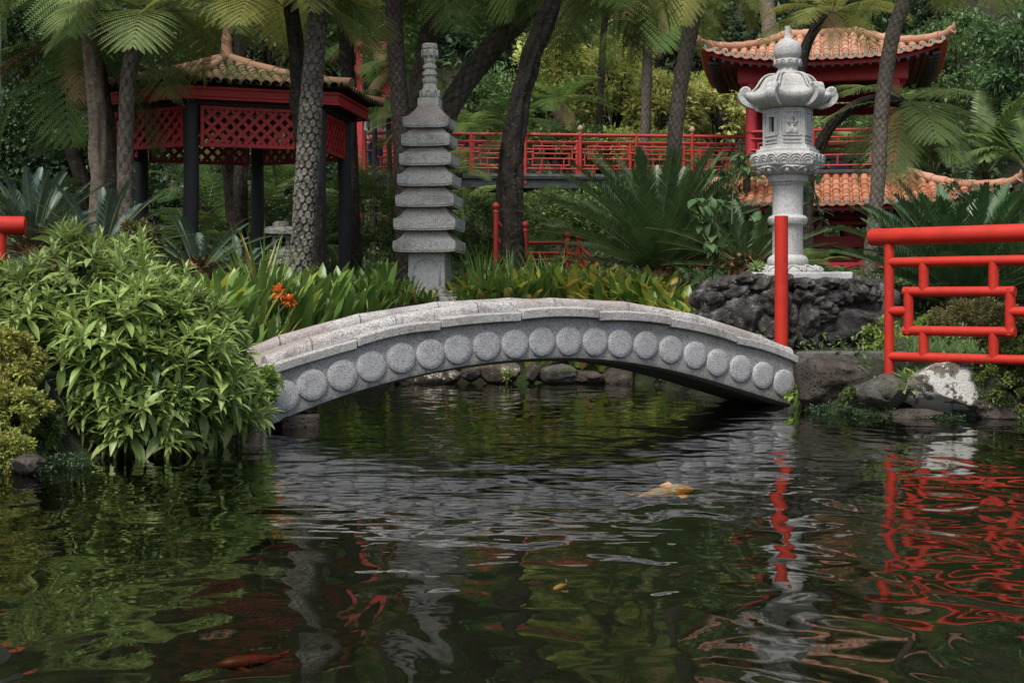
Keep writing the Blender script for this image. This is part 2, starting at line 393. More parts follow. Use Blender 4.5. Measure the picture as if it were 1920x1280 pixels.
M['granite_under']=stone('shaded_granite',(.02,.02,.018),(.05,.048,.044),(.085,.08,.075),speck=100,stain_amt=.7,stain=(.02,.02,.016))  # shade under the arch, put into a darker granite colour
M['lantern_stone']=stone('white_granite',(.14,.137,.13),(.35,.345,.33),(.51,.503,.485),speck=185,stain_amt=.42,stain=(.13,.13,.11),bd=.004)
M['pagoda_stone']=stone('lichened_granite',(.07,.07,.065),(.40,.39,.36),(.64,.63,.585),speck=140,stain_amt=.5,stain=(.11,.105,.09),warm=(.3,.27,.23),warm_amt=.25,bd=.008)
M['old_stone']=stone('mossy_stone',(.08,.075,.06),(.20,.19,.16),(.33,.32,.28),speck=40,stain_amt=.6,green=(.07,.085,.04))
M['inner_shade']=princ and None
M['red']=paint('red_enamel',(.44,.022,.010),(.35,.017,.008),rough=.5,spec=.3,chips=(.16,.03,.02))
M['red_rail']=paint('faded_red_paint',(.33,.022,.014),(.25,.018,.013),rough=.45)
M['red_wood']=paint('dark_red_wood',(.46,.018,.020),(.32,.014,.016),rough=.45,grain=(1,1,6))
M['red_wall']=paint('crimson_paint',(.36,.016,.024),(.26,.013,.019),rough=.5)
M['brown_red']=paint('brown_red_boards',(.045,.012,.009),(.028,.008,.007),rough=.6)
M['black_wood']=paint('black_stained_wood',(.012,.012,.015),(.028,.028,.033),rough=.6,grain=(1,1,.12),bd=.01)
M['dark_steel']=paint('dark_steel',(.018,.02,.024),(.035,.037,.04),rough=.5)
M['tile_orange']=tilemat('terracotta_tile',(.27,.10,.05),(.33,.13,.066),(.40,.175,.10),ga=.35,grime=(.20,.12,.08))
M['tile_pale']=tilemat('sun_bleached_tile',(.33,.16,.095),(.39,.20,.125),(.43,.245,.165),ga=.4,grime=(.24,.17,.12))
M['tile_old']=tilemat('weathered_brown_tile',(.16,.09,.052),(.21,.125,.07),(.11,.078,.06),moss=((.05,.065,.014),2.2,.45),ga=.6,grime=(.05,.045,.04))
M['tile_ridge']=tilemat('ridge_tile',(.20,.115,.065),(.23,.135,.08),(.16,.095,.058),moss=((.06,.07,.02),3,.62),ga=.5,grime=(.10,.07,.05))
M['tile_end']=paint('glazed_tile_end',(.24,.29,.28),(.17,.21,.20),rough=.3)
M['knob']=paint('brown_stone_knob',(.30,.20,.12),(.20,.13,.08),rough=.6)
M['bark_main']=bark('scarred_fern_bark',(.022,.019,.015),(.06,.052,.042),(.20,.185,.16),bd=.02)
M['bark_dark']=bark('dark_fern_bark',(.014,.011,.009),(.042,.033,.027),(.07,.058,.05),lamt=.22)
M['bark_brown']=bark('brown_fern_bark',(.03,.024,.019),(.10,.08,.062),(.15,.127,.105),lamt=.35)
M['bark_pale']=bark('pale_smooth_bark',(.10,.075,.055),(.22,.175,.135),(.2,.17,.14),lamt=.6,lich=(.33,.31,.28),bd=.03)
M['fern']=leafmat('bright_fern_leaf',(.17,.24,.075),(.23,.30,.11),rough=.6,trans=.35,spec=.25)
M['fern_dark']=leafmat('shaded_fern_leaf',(.045,.085,.020),(.075,.125,.03),rough=.65,trans=.35,spec=.12)  # darker copy of the fern leaf; shade on the fronds is in the colour
M['fern_yellow']=leafmat('yellow_fern_leaf',(.21,.24,.055),(.28,.30,.08),rough=.6,trans=.4,spec=.2)
M['fern_mid']=leafmat('mid_fern_leaf',(.09,.155,.038),(.14,.215,.055),rough=.6,trans=.4,spec=.2)
M['fern_dead']=leafmat('dead_fern_leaf',(.13,.085,.035),(.20,.15,.06),rough=.7,trans=.2)
M['rachis']=paint('fern_stalk',(.12,.10,.04),(.08,.06,.03),rough=.6)
M['cycad']=leafmat('cycad_leaf',(.032,.078,.030),(.085,.150,.055),rough=.36,trans=.12,spec=.5)
M['cycad_blue']=leafmat('bluish_cycad_leaf',(.042,.078,.055),(.06,.105,.072),rough=.42,trans=.12,spec=.45)
M['cycad_stalk']=paint('cycad_stalk',(.16,.17,.05),(.10,.12,.04),rough=.5)
M['cycad_core']=paint('cycad_woolly_core',(.26,.13,.06),(.14,.07,.035),rough=.9)
M['shrub']=leafmat('light_shrub_leaf',(.15,.24,.06),(.235,.325,.095),(.29,.35,.12),rough=.38,trans=.28)
M['shrub_old']=leafmat('old_shrub_leaf',(.12,.12,.05),(.16,.09,.06),rough=.5,trans=.2)
M['stem']=paint('green_stem',(.10,.12,.05),(.08,.07,.04),rough=.6)
M['clivia']=leafmat('strap_leaf',(.10,.185,.038),(.17,.265,.058),(.24,.31,.06),rough=.35,trans=.3)
M['clivia_yellow']=leafmat('yellowing_strap_leaf',(.32,.36,.055),(.44,.44,.08),(.38,.28,.09),rough=.4,trans=.35)
M['iris']=leafmat('sword_leaf',(.10,.19,.04),(.16,.26,.06),rough=.38,trans=.35)
M['flower']=leafmat('orange_petal',(.72,.13,.02),(.80,.24,.06),rough=.5,trans=.3)
M['flower_red']=paint('red_berry',(.5,.012,.02),(.4,.01,.015),rough=.35)
M['bushY']=leafmat('yellow_green_leaf',(.30,.36,.09),(.45,.48,.15),(.58,.52,.24),rough=.6,trans=.4)
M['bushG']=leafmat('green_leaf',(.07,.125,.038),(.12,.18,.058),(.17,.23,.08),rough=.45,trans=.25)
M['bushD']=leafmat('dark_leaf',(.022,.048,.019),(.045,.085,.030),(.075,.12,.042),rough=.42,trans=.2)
M['forest']=leafmat('forest_leaf',(.022,.045,.018),(.05,.085,.028),(.08,.12,.04),rough=.5,trans=.2)
M['feather']=leafmat('feathery_leaf',(.075,.115,.025),(.125,.175,.04),rough=.5,trans=.3)
M['moss_fern']=leafmat('mossy_frond',(.22,.27,.05),(.34,.36,.085),(.22,.16,.06),rough=.6,trans=.3)
M['heath']=leafmat('heath_leaf',(.085,.075,.03),(.14,.13,.04),(.16,.20,.04),rough=.6,trans=.25)
M['lime']=leafmat('lime_leaf',(.17,.26,.05),(.24,.33,.07),rough=.5,trans=.35)
M['grass']=leafmat('grass_blade',(.10,.17,.05),(.16,.23,.08),rough=.45,trans=.3)
M['broad']=leafmat('broad_leaf',(.06,.12,.045),(.11,.19,.07),rough=.42,trans=.25)
M['palm']=leafmat('palm_leaf',(.10,.17,.045),(.16,.22,.06),rough=.4,trans=.3)
M['pink']=paint('pink_petal',(.62,.14,.16),(.6,.2,.2),rough=.6)
M['lava']=rockmat('lava_rock',(.022,.019,.017),(.085,.076,.070),(.21,.195,.185),lichen=((.27,.265,.24),9,.58),moss=((.07,.085,.015),4,.62),bd=.10,sc=7)
M['lava_dark']=rockmat('dark_lava_rock',(.022,.019,.019),(.06,.053,.053),(.13,.12,.12),bd=.08,sc=10)
M['boulder']=rockmat('dark_boulder',(.02,.016,.013),(.05,.040,.032),(.085,.072,.058),lichen=((.36,.34,.29),3.4,.66),moss=((.03,.045,.01),3,.62),bd=.03,sc=4)
M['boulder_white']=rockmat('lichened_boulder',(.05,.043,.033),(.105,.09,.072),(.16,.14,.115),lichen=((.37,.365,.335),3.2,.465),moss=((.04,.055,.012),3,.66),bd=.02,sc=5)
M['boulder_green']=rockmat('mossy_boulder',(.035,.032,.026),(.075,.07,.058),(.14,.135,.12),lichen=((.36,.36,.33),4,.66),moss=((.055,.075,.014),2.5,.56),bd=.03,sc=5)
M['shore_rock']=rockmat('shore_rock',(.03,.026,.02),(.085,.07,.05),(.15,.13,.10),lichen=((.46,.45,.40),3.2,.60),moss=((.07,.10,.015),3,.60),bd=.02,sc=6)
M['concrete']=rockmat('old_concrete',(.05,.047,.043),(.09,.085,.08),(.14,.132,.124),bd=.01,sc=8)
M['soil']=rockmat('garden_soil',(.010,.010,.006),(.022,.022,.012),(.035,.038,.018),moss=((.03,.045,.012),2,.5),bd=.03,sc=6)
M['bed']=rockmat('pond_mud',(.005,.007,.003),(.009,.013,.005),(.015,.02,.008),bd=.01,sc=2)
def plain(name,c,rough=.7,spec=.3):
    m,t=nt(name); n=noise(t,objco(t),12,4); p=princ(t,mixc(t,n,tuple(x*.8 for x in c),tuple(min(1,x*1.15) for x in c)),rough,None,spec); out(t,p.outputs[0]); return m
M['inner_shade']=plain('recess_shade',(.006,.006,.006),1,.05)  # near black colour stands in for the shade inside hollows
M['white_wall']=plain('pale_plaster',(.34,.34,.34))
M['trousers']=plain('navy_cloth',(.012,.018,.05),.9); M['shirt']=plain('grey_cloth',(.30,.31,.33),.9); M['skin']=plain('skin',(.42,.24,.17),.55); M['hair']=plain('dark_hair',(.03,.02,.015),.6); M['cream']=plain('cream_cloth',(.5,.46,.40),.9); M['shoe']=plain('dark_shoe',(.02,.02,.02),.5)
def koimat():
    m,t=nt('koi_skin'); n=noise(t,objco(t),5,3); c=ramp(t,n,[(.38,(.85,.66,.48)),(.5,(.90,.40,.10)),(.62,(.85,.27,.04))]).outputs[0]
    p=princ(t,c,.35,None,.5); out(t,p.outputs[0]); return m
M['koi']=koimat(); M['koi_red']=plain('red_koi_skin',(.13,.032,.010),.4)
def watermat():
    m,t=nt('pond_water'); co=objco(t)
    # wind ripples: long swells near the camera, fine chop further out
    def nz(sc,scale,det,dist=0.):
        mp=nd(t,'ShaderNodeMapping'); mp.inputs['Scale'].default_value=scale; mp.inputs['Rotation'].default_value=(0,0,R(8)); t.links.new(co,mp.inputs[0])
        n=nd(t,'ShaderNodeTexNoise'); n.inputs['Scale'].default_value=sc; n.inputs['Detail'].default_value=det; n.inputs['Roughness'].default_value=.45; n.inputs['Distortion'].default_value=dist
        t.links.new(mp.outputs[0],n.inputs['Vector']); return n.outputs['Fac']
    a=nz(1.9,(1.35,.85,1),.6,.9); b=nz(5.2,(.55,1.25,1),1.2,.3); c=nz(14,(.6,1.3,1),1,0)
    def mul(s,k):
        q=nd(t,'ShaderNodeMath',operation='MULTIPLY'); t.links.new(s,q.inputs[0])
        if hasattr(k,'links'): t.links.new(k,q.inputs[1])
        else: q.inputs[1].default_value=k
        return q.outputs[0]
    def add(x,y):
        q=nd(t,'ShaderNodeMath',operation='ADD'); t.links.new(x,q.inputs[0]); t.links.new(y,q.inputs[1]); return q.outputs[0]
    # a breath of wind roughens the middle of the pond, the rest only rolls
    mp=nd(t,'ShaderNodeMapping'); mp.inputs['Location'].default_value=(.25,-2.45,0); mp.inputs['Scale'].default_value=(.36,.25,0); t.links.new(co,mp.inputs[0])
    ln_=nd(t,'ShaderNodeVectorMath',operation='LENGTH'); t.links.new(mp.outputs[0],ln_.inputs[0])
    wob=nd(t,'ShaderNodeMath',operation='MULTIPLY_ADD'); t.links.new(noise(t,co,.7,2),wob.inputs[0]); wob.inputs[1].default_value=.9; t.links.new(ln_.outputs['Value'],wob.inputs[2])
    pm=nd(t,'ShaderNodeMapRange'); pm.inputs['From Min'].default_value=.95; pm.inputs['From Max'].default_value=1.75; pm.inputs['To Min'].default_value=1.0; pm.inputs['To Max'].default_value=.16; t.links.new(wob.outputs[0],pm.inputs['Value'])
    h=add(mul(a,WA),mul(add(mul(b,WB),mul(c,WC)),pm.outputs[0]))
    nrm_=bump(t,h,1.0)
    gl=nd(t,'ShaderNodeBsdfGlossy'); gl.inputs['Roughness'].default_value=.015; gl.inputs['Color'].default_value=(1,1,1,1); t.links.new(nrm_,gl.inputs['Normal'])
    tr=nd(t,'ShaderNodeBsdfTransparent'); tr.inputs['Color'].default_value=(.60,.61,.50,1)
    fr=nd(t,'ShaderNodeFresnel'); fr.inputs['IOR'].default_value=1.33; t.links.new(nrm_,fr.inputs['Normal'])
    mx=nd(t,'ShaderNodeMixShader'); t.links.new(fr.outputs[0],mx.inputs[0]); t.links.new(tr.outputs[0],mx.inputs[1]); t.links.new(gl.outputs[0],mx.inputs[2]); out(t,mx.outputs[0])
    return m
WA,WB,WC=.018,.0048,.0006
M['water']=watermat()
# ------------------------------------------------------------------ ground, pond, sky
POND=np.array([(-14,1.0),(14,1.0),(14,10.5),(7.2,12.3),(5.2,13.0),(4.0,13.35),(3.1,13.9),(2.75,14.9),(2.1,16.2),(1.75,18.4),(.9,19.2),(-.6,19.1),(-1.5,18.5),(-2.0,16.6),(-2.45,14.6),(-2.3,13.0),(-2.1,11.8),(-2.45,10.5),(-3.0,9.5),(-3.6,9.0),(-6,8.3),(-14,6.5)])
def pond_sd(X,Y):
    p=np.stack([X,Y],-1); d=np.full(X.shape,1e9); ins=np.zeros(X.shape,bool); n=len(POND)
    for i in range(n):
        a=POND[i]; b=POND[(i+1)%n]; e=b-a; w=p-a; t=np.clip((w@e)/(e@e),0,1); d=np.minimum(d,np.linalg.norm(w-t[...,None]*e,axis=-1))
        c=(a[1]<=Y)!=(b[1]<=Y); xx=a[0]+(Y-a[1])/(b[1]-a[1]+1e-12)*(b[0]-a[0]); ins^=(c&(X<xx))
    return np.where(ins,-d,d)
def sstep(x,a,b): t=np.clip((x-a)/(b-a),0,1); return t*t*(3-2*t)
def ground(X,Y):
    X=np.asarray(X,float);Y=np.asarray(Y,float); sd=pond_sd(X,Y)
    zr=np.interp(Y,[2,13,16,17.5,20,24,30,38,43,52,62,80,110],[.4,.45,.52,.75,1.12,1.32,1.45,1.95,3.2,8,17,36,60])
    zl=np.interp(Y,[2,9,11,13,16,20,24,30,38,46,60,80,110],[.4,.5,.8,.92,.92,1.08,1.35,1.7,3.3,7,17,36,60])
    w=sstep(X,-2.2,1.5); z=zl*(1-w)+zr*w
    z=z+np.maximum(0,np.abs(X)-12)*.12+.05*np.sin(X*1.7+Y*.9)*np.sin(Y*1.3)
    up=sstep(sd,0,.45); 
    return np.where(sd<0,np.maximum(-.75,sd*1.6-.02),-.02+(z+.02)*up)
def gz(x,y): return float(ground(np.array([x]),np.array([y]))[0])
def make_ground():
    xs=np.concatenate([np.linspace(-70,-9,50)[:-1],np.linspace(-9,9,181)[:-1],np.linspace(9,70,50)]); ys=np.concatenate([np.linspace(-60,0,14)[:-1],np.linspace(0,26,230)[:-1],np.linspace(26,110,80)])
    X,Y=np.meshgrid(xs,ys); Z=ground(X,Y); mb=MB(); P=np.stack([X,Y,Z],-1)
    loft(mb,P,closed=False); 
    f=np.concatenate(mb.F); c=P.reshape(-1,3)[f].mean(1); w=(pond_sd(c[:,0],c[:,1])<-.25)
    mb.F=[f]; mb.M=[w.astype(int)]
    struct(mb.build('ground',[M['soil'],M['bed']],smooth='all'))
make_ground()
mb=MB(); mb.add([[-14.5,.6,0],[14.5,.6,0],[14.5,20,0],[-14.5,20,0]],[[0,1,2,3]]); struct(mb.build('pond_water',M['water']))

# ------------------------------------------------------------------ granite arch bridge
BA=np.array([-2.07,12.0]); BD=np.array([.8795,.4759]); BN=np.array([-.4759,.8795]); BW=1.06
def face(px,py,v=0.):
    r=(px-960)/F; P=BA+BN*v; s=(r*P[1]-P[0])/(BD[0]-r*BD[1]); Y=P[1]+s*BD[1]; return s, CH-(py-HZ)/F*Y
def curve(pts,v=0.,deg=5):
    a=np.array([face(x,y,v) for x,y in pts]); c=np.polyfit(a[:,0],a[:,1],deg); lo,hi=a[0,0],a[-1,0]
    return lambda s: np.polyval(c,np.clip(s,lo-.1,hi+.1))
zb=curve([(505,802),(547,787),(613,761),(679,738),(744,719),(800,703),(833,697),(886,689),(939,684),(992,681),(1046,679),(1116,680),(1187,684),(1231,690),(1275,701),(1319,714),(1362,728),(1406,742),(1461,755),(1486,764)])
zr=curve([(495,669),(530,653),(576,636),(657,612),(731,590),(800,580),(886,568),(957,562),(1028,558),(1116,561),(1170,566),(1231,575),(1297,587),(1362,608),(1419,626),(1450,638),(1478,651)],.10)
S0=face(502,700)[0]; S1=face(1487,700)[0]
ang=math.atan2(BD[1],BD[0])
br=thing('arch_bridge','speckled grey granite arch bridge with round discs along its side','bridge',(BA[0],BA[1],0),ang)
slabs=[((499,689),(583,662),(671,637),(511,706),(671,654)),((671,633),(733,615),(827,603),(671,648),(827,622)),((827,598),(900,590),(977,586),(827,614),(977,603)),((977,582),(1046,577),(1122,580),(977,598),(1122,598)),((1122,585),(1185,585),(1257,593),(1122,600),(1257,611)),((1257,597),(1318,608),(1382,627),(1257,612),(1382,644)),((1382,631),(1440,645),(1498,668),(1382,645),(1498,682))]
def sring(s,prof): return np.array([[s,v,z] for v,z in prof])
# body
mb=MB(); ss=np.linspace(S0,S1,90); rings=[]
for s in ss:
    b=float(zb(s)); t=float(zr(s))-.10
    k=.05; rings.append(sring(s,[(0,t),(0,b+k*1.4),(k*.25,b+k*.6),(k,b+.012),(k*2.6,b),(BW/2,b+.01),(BW-k*2.6,b),(BW-k,b+.012),(BW-k*.25,b+k*.6),(BW,b+k*1.4),(BW,t)]))
loft(mb,rings,True); body=mb.build('bridge_body',M['granite'],br,smooth=True)
mb=MB(); rings=[sring(s,[(.18,float(zr(s))-.085),(.18,float(zr(s))-.16),(BW-.18,float(zr(s))-.16),(BW-.18,float(zr(s))-.085)]) for s in ss]
loft(mb,rings,True); mb.build('deck_paving',M['granite_deck'],br,smooth=True)
# cornice slabs, stepped like overlapping tiles, on both sides
for a,b,c,d,e in slabs:
    (s0,z0),(sm,zm),(s1,z1)=[face(*q,-.05) for q in (a,b,c)]; th=.5*((z0-face(*d,-.05)[1])+(z1-face(*e,-.05)[1])); th=max(th,.07)
    cc=np.polyfit([s0,sm,s1],[z0,zm,z1],2)
    ov=-.05-.010*(3-abs(len([q for q in slabs[:3]])-slabs.index((a,b,c,d,e))))
    for side in (0,1):
        mb=MB(); rg=[]
        for s in np.linspace(s0+.004,s1-.004,14):
            z=np.polyval(cc,s); p=[(ov,z),(ov,z-th),(.10,z-th),(.10,z+.02)]
            if side: p=[(BW-v,q) for v,q in p][::-1]
            rg.append(sring(s,p))
        loft(mb,rg,True); mb.build('cornice_slab',M['granite'],br,smooth=30,bevel=.008)
# half round rails in segments with dark joints
rj=[face(x,600,.1)[0] for x in (495,580,737,890,1034,1172,1300,1424,1480)]
for side in (0,1):
    for s0,s1 in zip(rj[:-1],rj[1:]):
        mb=MB(); rg=[]
        for s in np.linspace(s0+.007,s1-.007,16):
            z=float(zr(s)); u=(s-s0)/(s1-s0); z+=.012*(2*abs(u-.5))**3-.006
            w=.088; p=[]
            for t in np.linspace(0,PI,11): p.append((.115-math.cos(t)*w*1.05,z-.085+.085*math.sin(t)**.85))
            p=[(.01,z-.17)]+p+[(.21,z-.17)]
            if side: p=[(BW-v,q) for v,q in p][::-1]
            rg.append(sring(s,p[::-1]))
        loft(mb,rg,True); mb.build('half_round_rail',M['granite_top'],br,smooth=40)
# discs
dc=[(532,743),(585,721.5),(641.5,704),(696,687),(752,671),(806.5,664),(858,654.5),(912,648),(965,644.5),(1015.5,640.5),(1066,639.5),(1115.5,640.6),(1162,644),(1210.5,647),(1257,655.5),(1303,666),(1345,680),(1388,691.5),(1430,704),(1469,718)]
for x,y in dc:
    s,z=face(x,y); mb=MB(); n=40; r=.136
    prof=[(r+.006,.002),(r,-.016),(r-.007,-.022),(r*.6,-.024)]
    rg=[[[s+q*math.cos(t),d,z+q*math.sin(t)] for t in np.arange(n)/n*2*PI] for q,d in prof]
    loft(mb,rg,True,False,True); mb.build('disc',M['granite_disc'],br,smooth=40)
# arch underside shade put into colour: an added dark sheet just below the body
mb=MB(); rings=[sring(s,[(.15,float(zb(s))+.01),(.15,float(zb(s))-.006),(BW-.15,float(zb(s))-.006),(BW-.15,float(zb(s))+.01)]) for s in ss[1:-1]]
loft(mb,rings,True); mb.build('soffit_shade',M['granite_under'],br,smooth=True)

# ------------------------------------------------------------------ pagoda
PY=20.0; pc=np.array([ax(806,PY),PY]); psc=PY/F
pg=thing('stone_pagoda','seven tiered grey stone pagoda with ringed spire rising behind the bridge','pagoda',(pc[0],pc[1],1.0),R(-7.5))
def zl(py,Y=PY,base=1.0): return az(py,Y)-base
def sqring(h,z,lift=0,n=6,h2=None):
    """square ring with n points a side, corners lifted"""
    p=[];h2=h2 or h
    for k in range(4):
        a=R(-90)*0+k*PI/2
        for i in range(n):
            u=-1+2*i/n; x,y=u*h,-h; c,s=math.cos(a),math.sin(a); l=lift*abs(u)**5
            p.append([x*c-y*s,x*s+y*c,z+l])
    return p
tiers=[(745,862,451,474),(747,862,409,433),(748,857,365,389),(750,853,326,350),(754,851,287,311),(758,849,251,275),(761,847,218,240)]
hw=[(b-a)/2*psc*1.0 for a,b,_,_ in tiers]
nxt=[t[3] for t in tiers[1:]]+[None]
for i,(a,b,yt,yb) in enumerate(tiers):
    h=hw[i]; zt,zb_=zl(yt+1,PY-h),zl(yb-2,PY-h); hn=(hw[i+1]*.62 if i<6 else .15); mb=MB()
    ztop=(zl(nxt[i]-1) if i<6 else zl(203))
    rg=[sqring(h*.60,zb_+.02,0,8),sqring(h*.80,zb_+.004,.004,8),sqring(h*.985,zb_-.004,.018,8),sqring(h*.985,zb_+.010,.018,8),sqring(h*.965,zb_+.012,.018,8),sqring(h*.965,zb_+.020,.018,8),sqring(h,zb_+.022,.018,8),sqring(h,zt-.008,.012,8)]
    for k in range(1,7):
        q=k/6; rg.append(sqring(h+(hn-h)*q**.8, zt-.008+(ztop-zt+.008)*q**1.25,.012*(1-q)**3,8))
    if i<6: rg.append(sqring(hn,ztop+.03,0,8))
    loft(mb,rg,True); ff=mb.F[0]; k=ff[:,0]//32; mb.M[0]=((k>=7)&(k<13)).astype(int); mb.build('tier_roof',[M['pagoda_stone'],M['roof_weather']],pg,smooth=18)
mb=MB(); h=.5*70*psc; rg=[sqring(h*1.03,zl(548),0),sqring(h,zl(540),0),sqring(h*.97,zl(474)+.02,0)]; loft(mb,rg,True); mb.build('shaft',M['lantern_stone'],pg,bevel=.01)
# arched niche outline
mb=MB(); pts=[(-.19,-h-.008,zl(535))]+[(-.19*math.cos(t),-h-.004,zl(510)+.19*math.sin(t)) for t in np.linspace(0,PI,17)]+[(.19,-h-.008,zl(535))]
tube(mb,pts,.012,6); mb.build('niche_moulding',M['lantern_stone'],pg,smooth='all')
for a,b,g,nm in ((.5*104,545,556,'upper_step'),(.5*124,556,572,'lower_step')):
    mb=MB(); box(mb,(0,0,(zl(b)+zl(g))/2),(2*a*psc,2*a*psc,zl(b)-zl(g))); mb.build(nm,M['pagoda_stone'],pg,bevel=.015)
mb=MB(); q=20*psc; box(mb,(0,0,(zl(204)+zl(186))/2),(2*q,2*q,zl(186)-zl(204))); mb.build('neck_block',M['pagoda_stone'],pg,bevel=.015)
mb=MB(); u=psc
lathe(mb,[(r*u,zl(y)) for y,r in [(187,15),(184,17),(176,18),(172,16),(166,13.5),(158,12.5),(155,14.5),(149,14.5),(148,11),(143,11),(142,14),(136,14),(135,10.5),(130,10.5),(129,13),(123.5,13),(122.5,10),(118,10),(117,11.5),(112,11.5),(110,12),(104,14.5),(97,14.5),(93,12.5),(92,14.5),(85,14.5),(83,13)]],24)
sp=mb.build('ringed_spire',M['pagoda_stone'],pg,smooth=35)
for rr,y0,y1 in ((17.6*u,186,171),(14.4*u,109,95)):
    mb=MB()
    for k in range(8):
        t=k/8*2*PI; c,s=math.cos(t),math.sin(t); w=rr*.30; hh=zl(y1)-zl(y0)
        pts=[(rr*c-s*w*math.cos(a)*-1,rr*s+c*w*math.cos(a)*-1,zl(y0)+hh*math.sin(a)) for a in np.linspace(0,PI,9)]
        tube(mb,pts,.011,5)
    mb.build('lotus_petals',M['pagoda_stone'],sp,smooth='all')

# ------------------------------------------------------------------ tall lantern
LY=16.5; lx=ax(1477,LY); u=LY/F
ln=thing('stone_lantern','tall pale granite lantern with scrolled hexagonal roof on a rock pedestal','stone lantern',(lx,LY,az(527,LY)),R(-30))
def lz(py): return az(py,LY)-az(527,LY)
LS=M['lantern_stone']
def hexring(r,z,n=6,lift=0,inset=0.,round_=0.):
    p=[]
    for k in range(6):
        a0=R(-90)+k*PI/3; a1=a0+PI/3; A=np.array([math.cos(a0),math.sin(a0)]);B=np.array([math.cos(a1),math.sin(a1)])
        for i in range(n):
            t=i/n; q=A*(1-t)+B*t; l=np.linalg.norm(q); q=q/l*(l*(1-round_)+round_); cr=abs(2*t-1)
            p.append([q[0]*r*(1-inset*(1-cr**2)),q[1]*r*(1-inset*(1-cr**2)),z+lift*cr**3])
    return p
mb=MB(); box(mb,(.10,0,lz(519)),(1.22,1.02,lz(512)-lz(527)),rotz(R(20))); mb.build('plinth_slab',LS,ln,bevel=.02)
mb=MB(); lathe(mb,[(r*u,lz(y)) for y,r in [(513,66),(508,66),(505,60),(501,55),(499,45),(498,38)]],48); q=mb.build('lotus_base',LS,ln,smooth=35)
mb=MB()
for k in range(12):
    t=k/12*2*PI; c,s=math.cos(t),math.sin(t)
    pts=[]
    for a in np.linspace(0,PI,9):
        w=13*u*math.cos(a); hh=math.sin(a); r_=(64-12*hh**2)*u; pts.append((r_*c-s*w,r_*s+c*w,lz(509)+hh*(lz(499)-lz(509))))
    tube(mb,pts,.016,6)
mb.build('lotus_petals',LS,q,smooth='all')
mb=MB(); lathe(mb,[(r*u,lz(y)) for y,r in [(498,36),(495,38),(488,38),(483,36),(480,32),(478,29),(425,28),(423,29),(421,34),(416,37),(410,37),(406,34),(404,29),(402,28),(349,28.5),(347,31),(344,32),(342,36),(336,38),(331,38),(329,36)]],48); mb.build('round_shaft',LS,ln,smooth=35)
mb=MB(); lathe(mb,[(r*u,lz(y)) for y,r in [(330,36),(327,44),(321,54),(317,59),(314,58)]],48); bw=mb.build('lotus_bowl',LS,ln,smooth=40)
mb=MB()
for k in range(10):
    t=k/10*2*PI; c,s=math.cos(t),math.sin(t); pts=[]
    for a in np.linspace(0,PI,11):
        w=15*u*math.cos(a); hh=math.sin(a); r_=(47+12*hh)*u; pts.append((r_*c-s*w,r_*s+c*w,lz(326)+hh*(lz(316)-lz(326))))
    tube(mb,pts,.014,6)
    pts=[(( 50+8*h)*u*c,(50+8*h)*u*s,lz(326)+h*(lz(319)-lz(326))) for h in np.linspace(0,1,4)]; tube(mb,pts,[.02,.03,.03,.015],6)
mb.build('bowl_petals',LS,bw,smooth='all')
mb=MB(); loft(mb,[hexring(r*u,lz(y)) for y,r in [(316,64),(313,68),(311,69),(295,70),(292,70),(290,66),(289,60),(282,59),(281,53),(275,52)]],True); pl=mb.build('hexagonal_platform',LS,ln,bevel=.006)
# wave carving on each platform face
mb=MB()
for k in range(6):
    a=R(-90)+(k+.5)*PI/3; ap=69.5*u*math.cos(PI/6)
    c,s=math.cos(a),math.sin(a)
    for j in (-1,0,1):
        for q,(rr) in enumerate((.105,.07,.035)):
            pts=[]
            for t in np.linspace(R(20),PI,10):
                x=j*.135+rr*math.cos(t)*.85+.02; z=lz(308)+rr*math.sin(t)*.85
                pts.append((ap*c-s*x+c*.004,ap*s+c*x+s*.004,z))
            tube(mb,pts,np.interp(np.linspace(0,1,10),[0,.5,1],[.004,.011,.006]),5)
mb.build('wave_carving',LS,pl,smooth='all')
# fire box: six walls, two with windows
FR=46*u; ap=FR*math.cos(PI/6); sw=FR  # side width
fb=None; z0,z1=lz(276),lz(206)
mb=MB()
for k in range(6):
    a=R(-90)+(k+.5)*PI/3; c,s=math.cos(a),math.sin(a); Mx=np.array([[-s,c,0],[c,s,0],[0,0,1]]).T
    Mx=np.stack([np.array([-s,c,0]),np.array([c,s,0]),np.array([0,0,1])],1) # local x along wall, y outward
    th=.05
    def wb(x0,x1,za,zb2,d0=-th,d1=0.):
        box(mb,Mx@np.array([(x0+x1)/2,ap+(d0+d1)/2,0])+np.array([0,0,(za+zb2)/2]),(x1-x0,d1-d0,zb2-za),Mx)
    hw_=sw/2; win=(k in (5,2))
    if win:
        wz0,wz1,wx=lz(250),lz(222),.045
        wb(-hw_,-wx,z0,z1);wb(wx,hw_,z0,z1);wb(-wx,wx,z0,wz0);wb(-wx,wx,wz1,z1)
    else: wb(-hw_,hw_,z0,z1)
    # raised frame round the panel, and a sill strip
    f=.10;zt,zb2=lz(215),lz(256)
    for x0,x1,za,zb3 in ((-f-.012,-f,zb2,zt),(f,f+.012,zb2,zt),(-f-.012,f+.012,zt,zt+.012),(-f-.012,f+.012,zb2-.012,zb2),(-f,f,lz(265),lz(263)),(-f,f,lz(272),lz(270))): wb(x0,x1,za,zb3,-.005,.012)
    for sd in (-1,1): wb(sd*hw_-.016 if sd>0 else -hw_,hw_ if sd>0 else -hw_+.016,z0,z1,-.01,.006)
box(mb,(0,0,z0+.02),(.3,.3,.04)); 
fb=mb.build('fire_box',LS,ln)
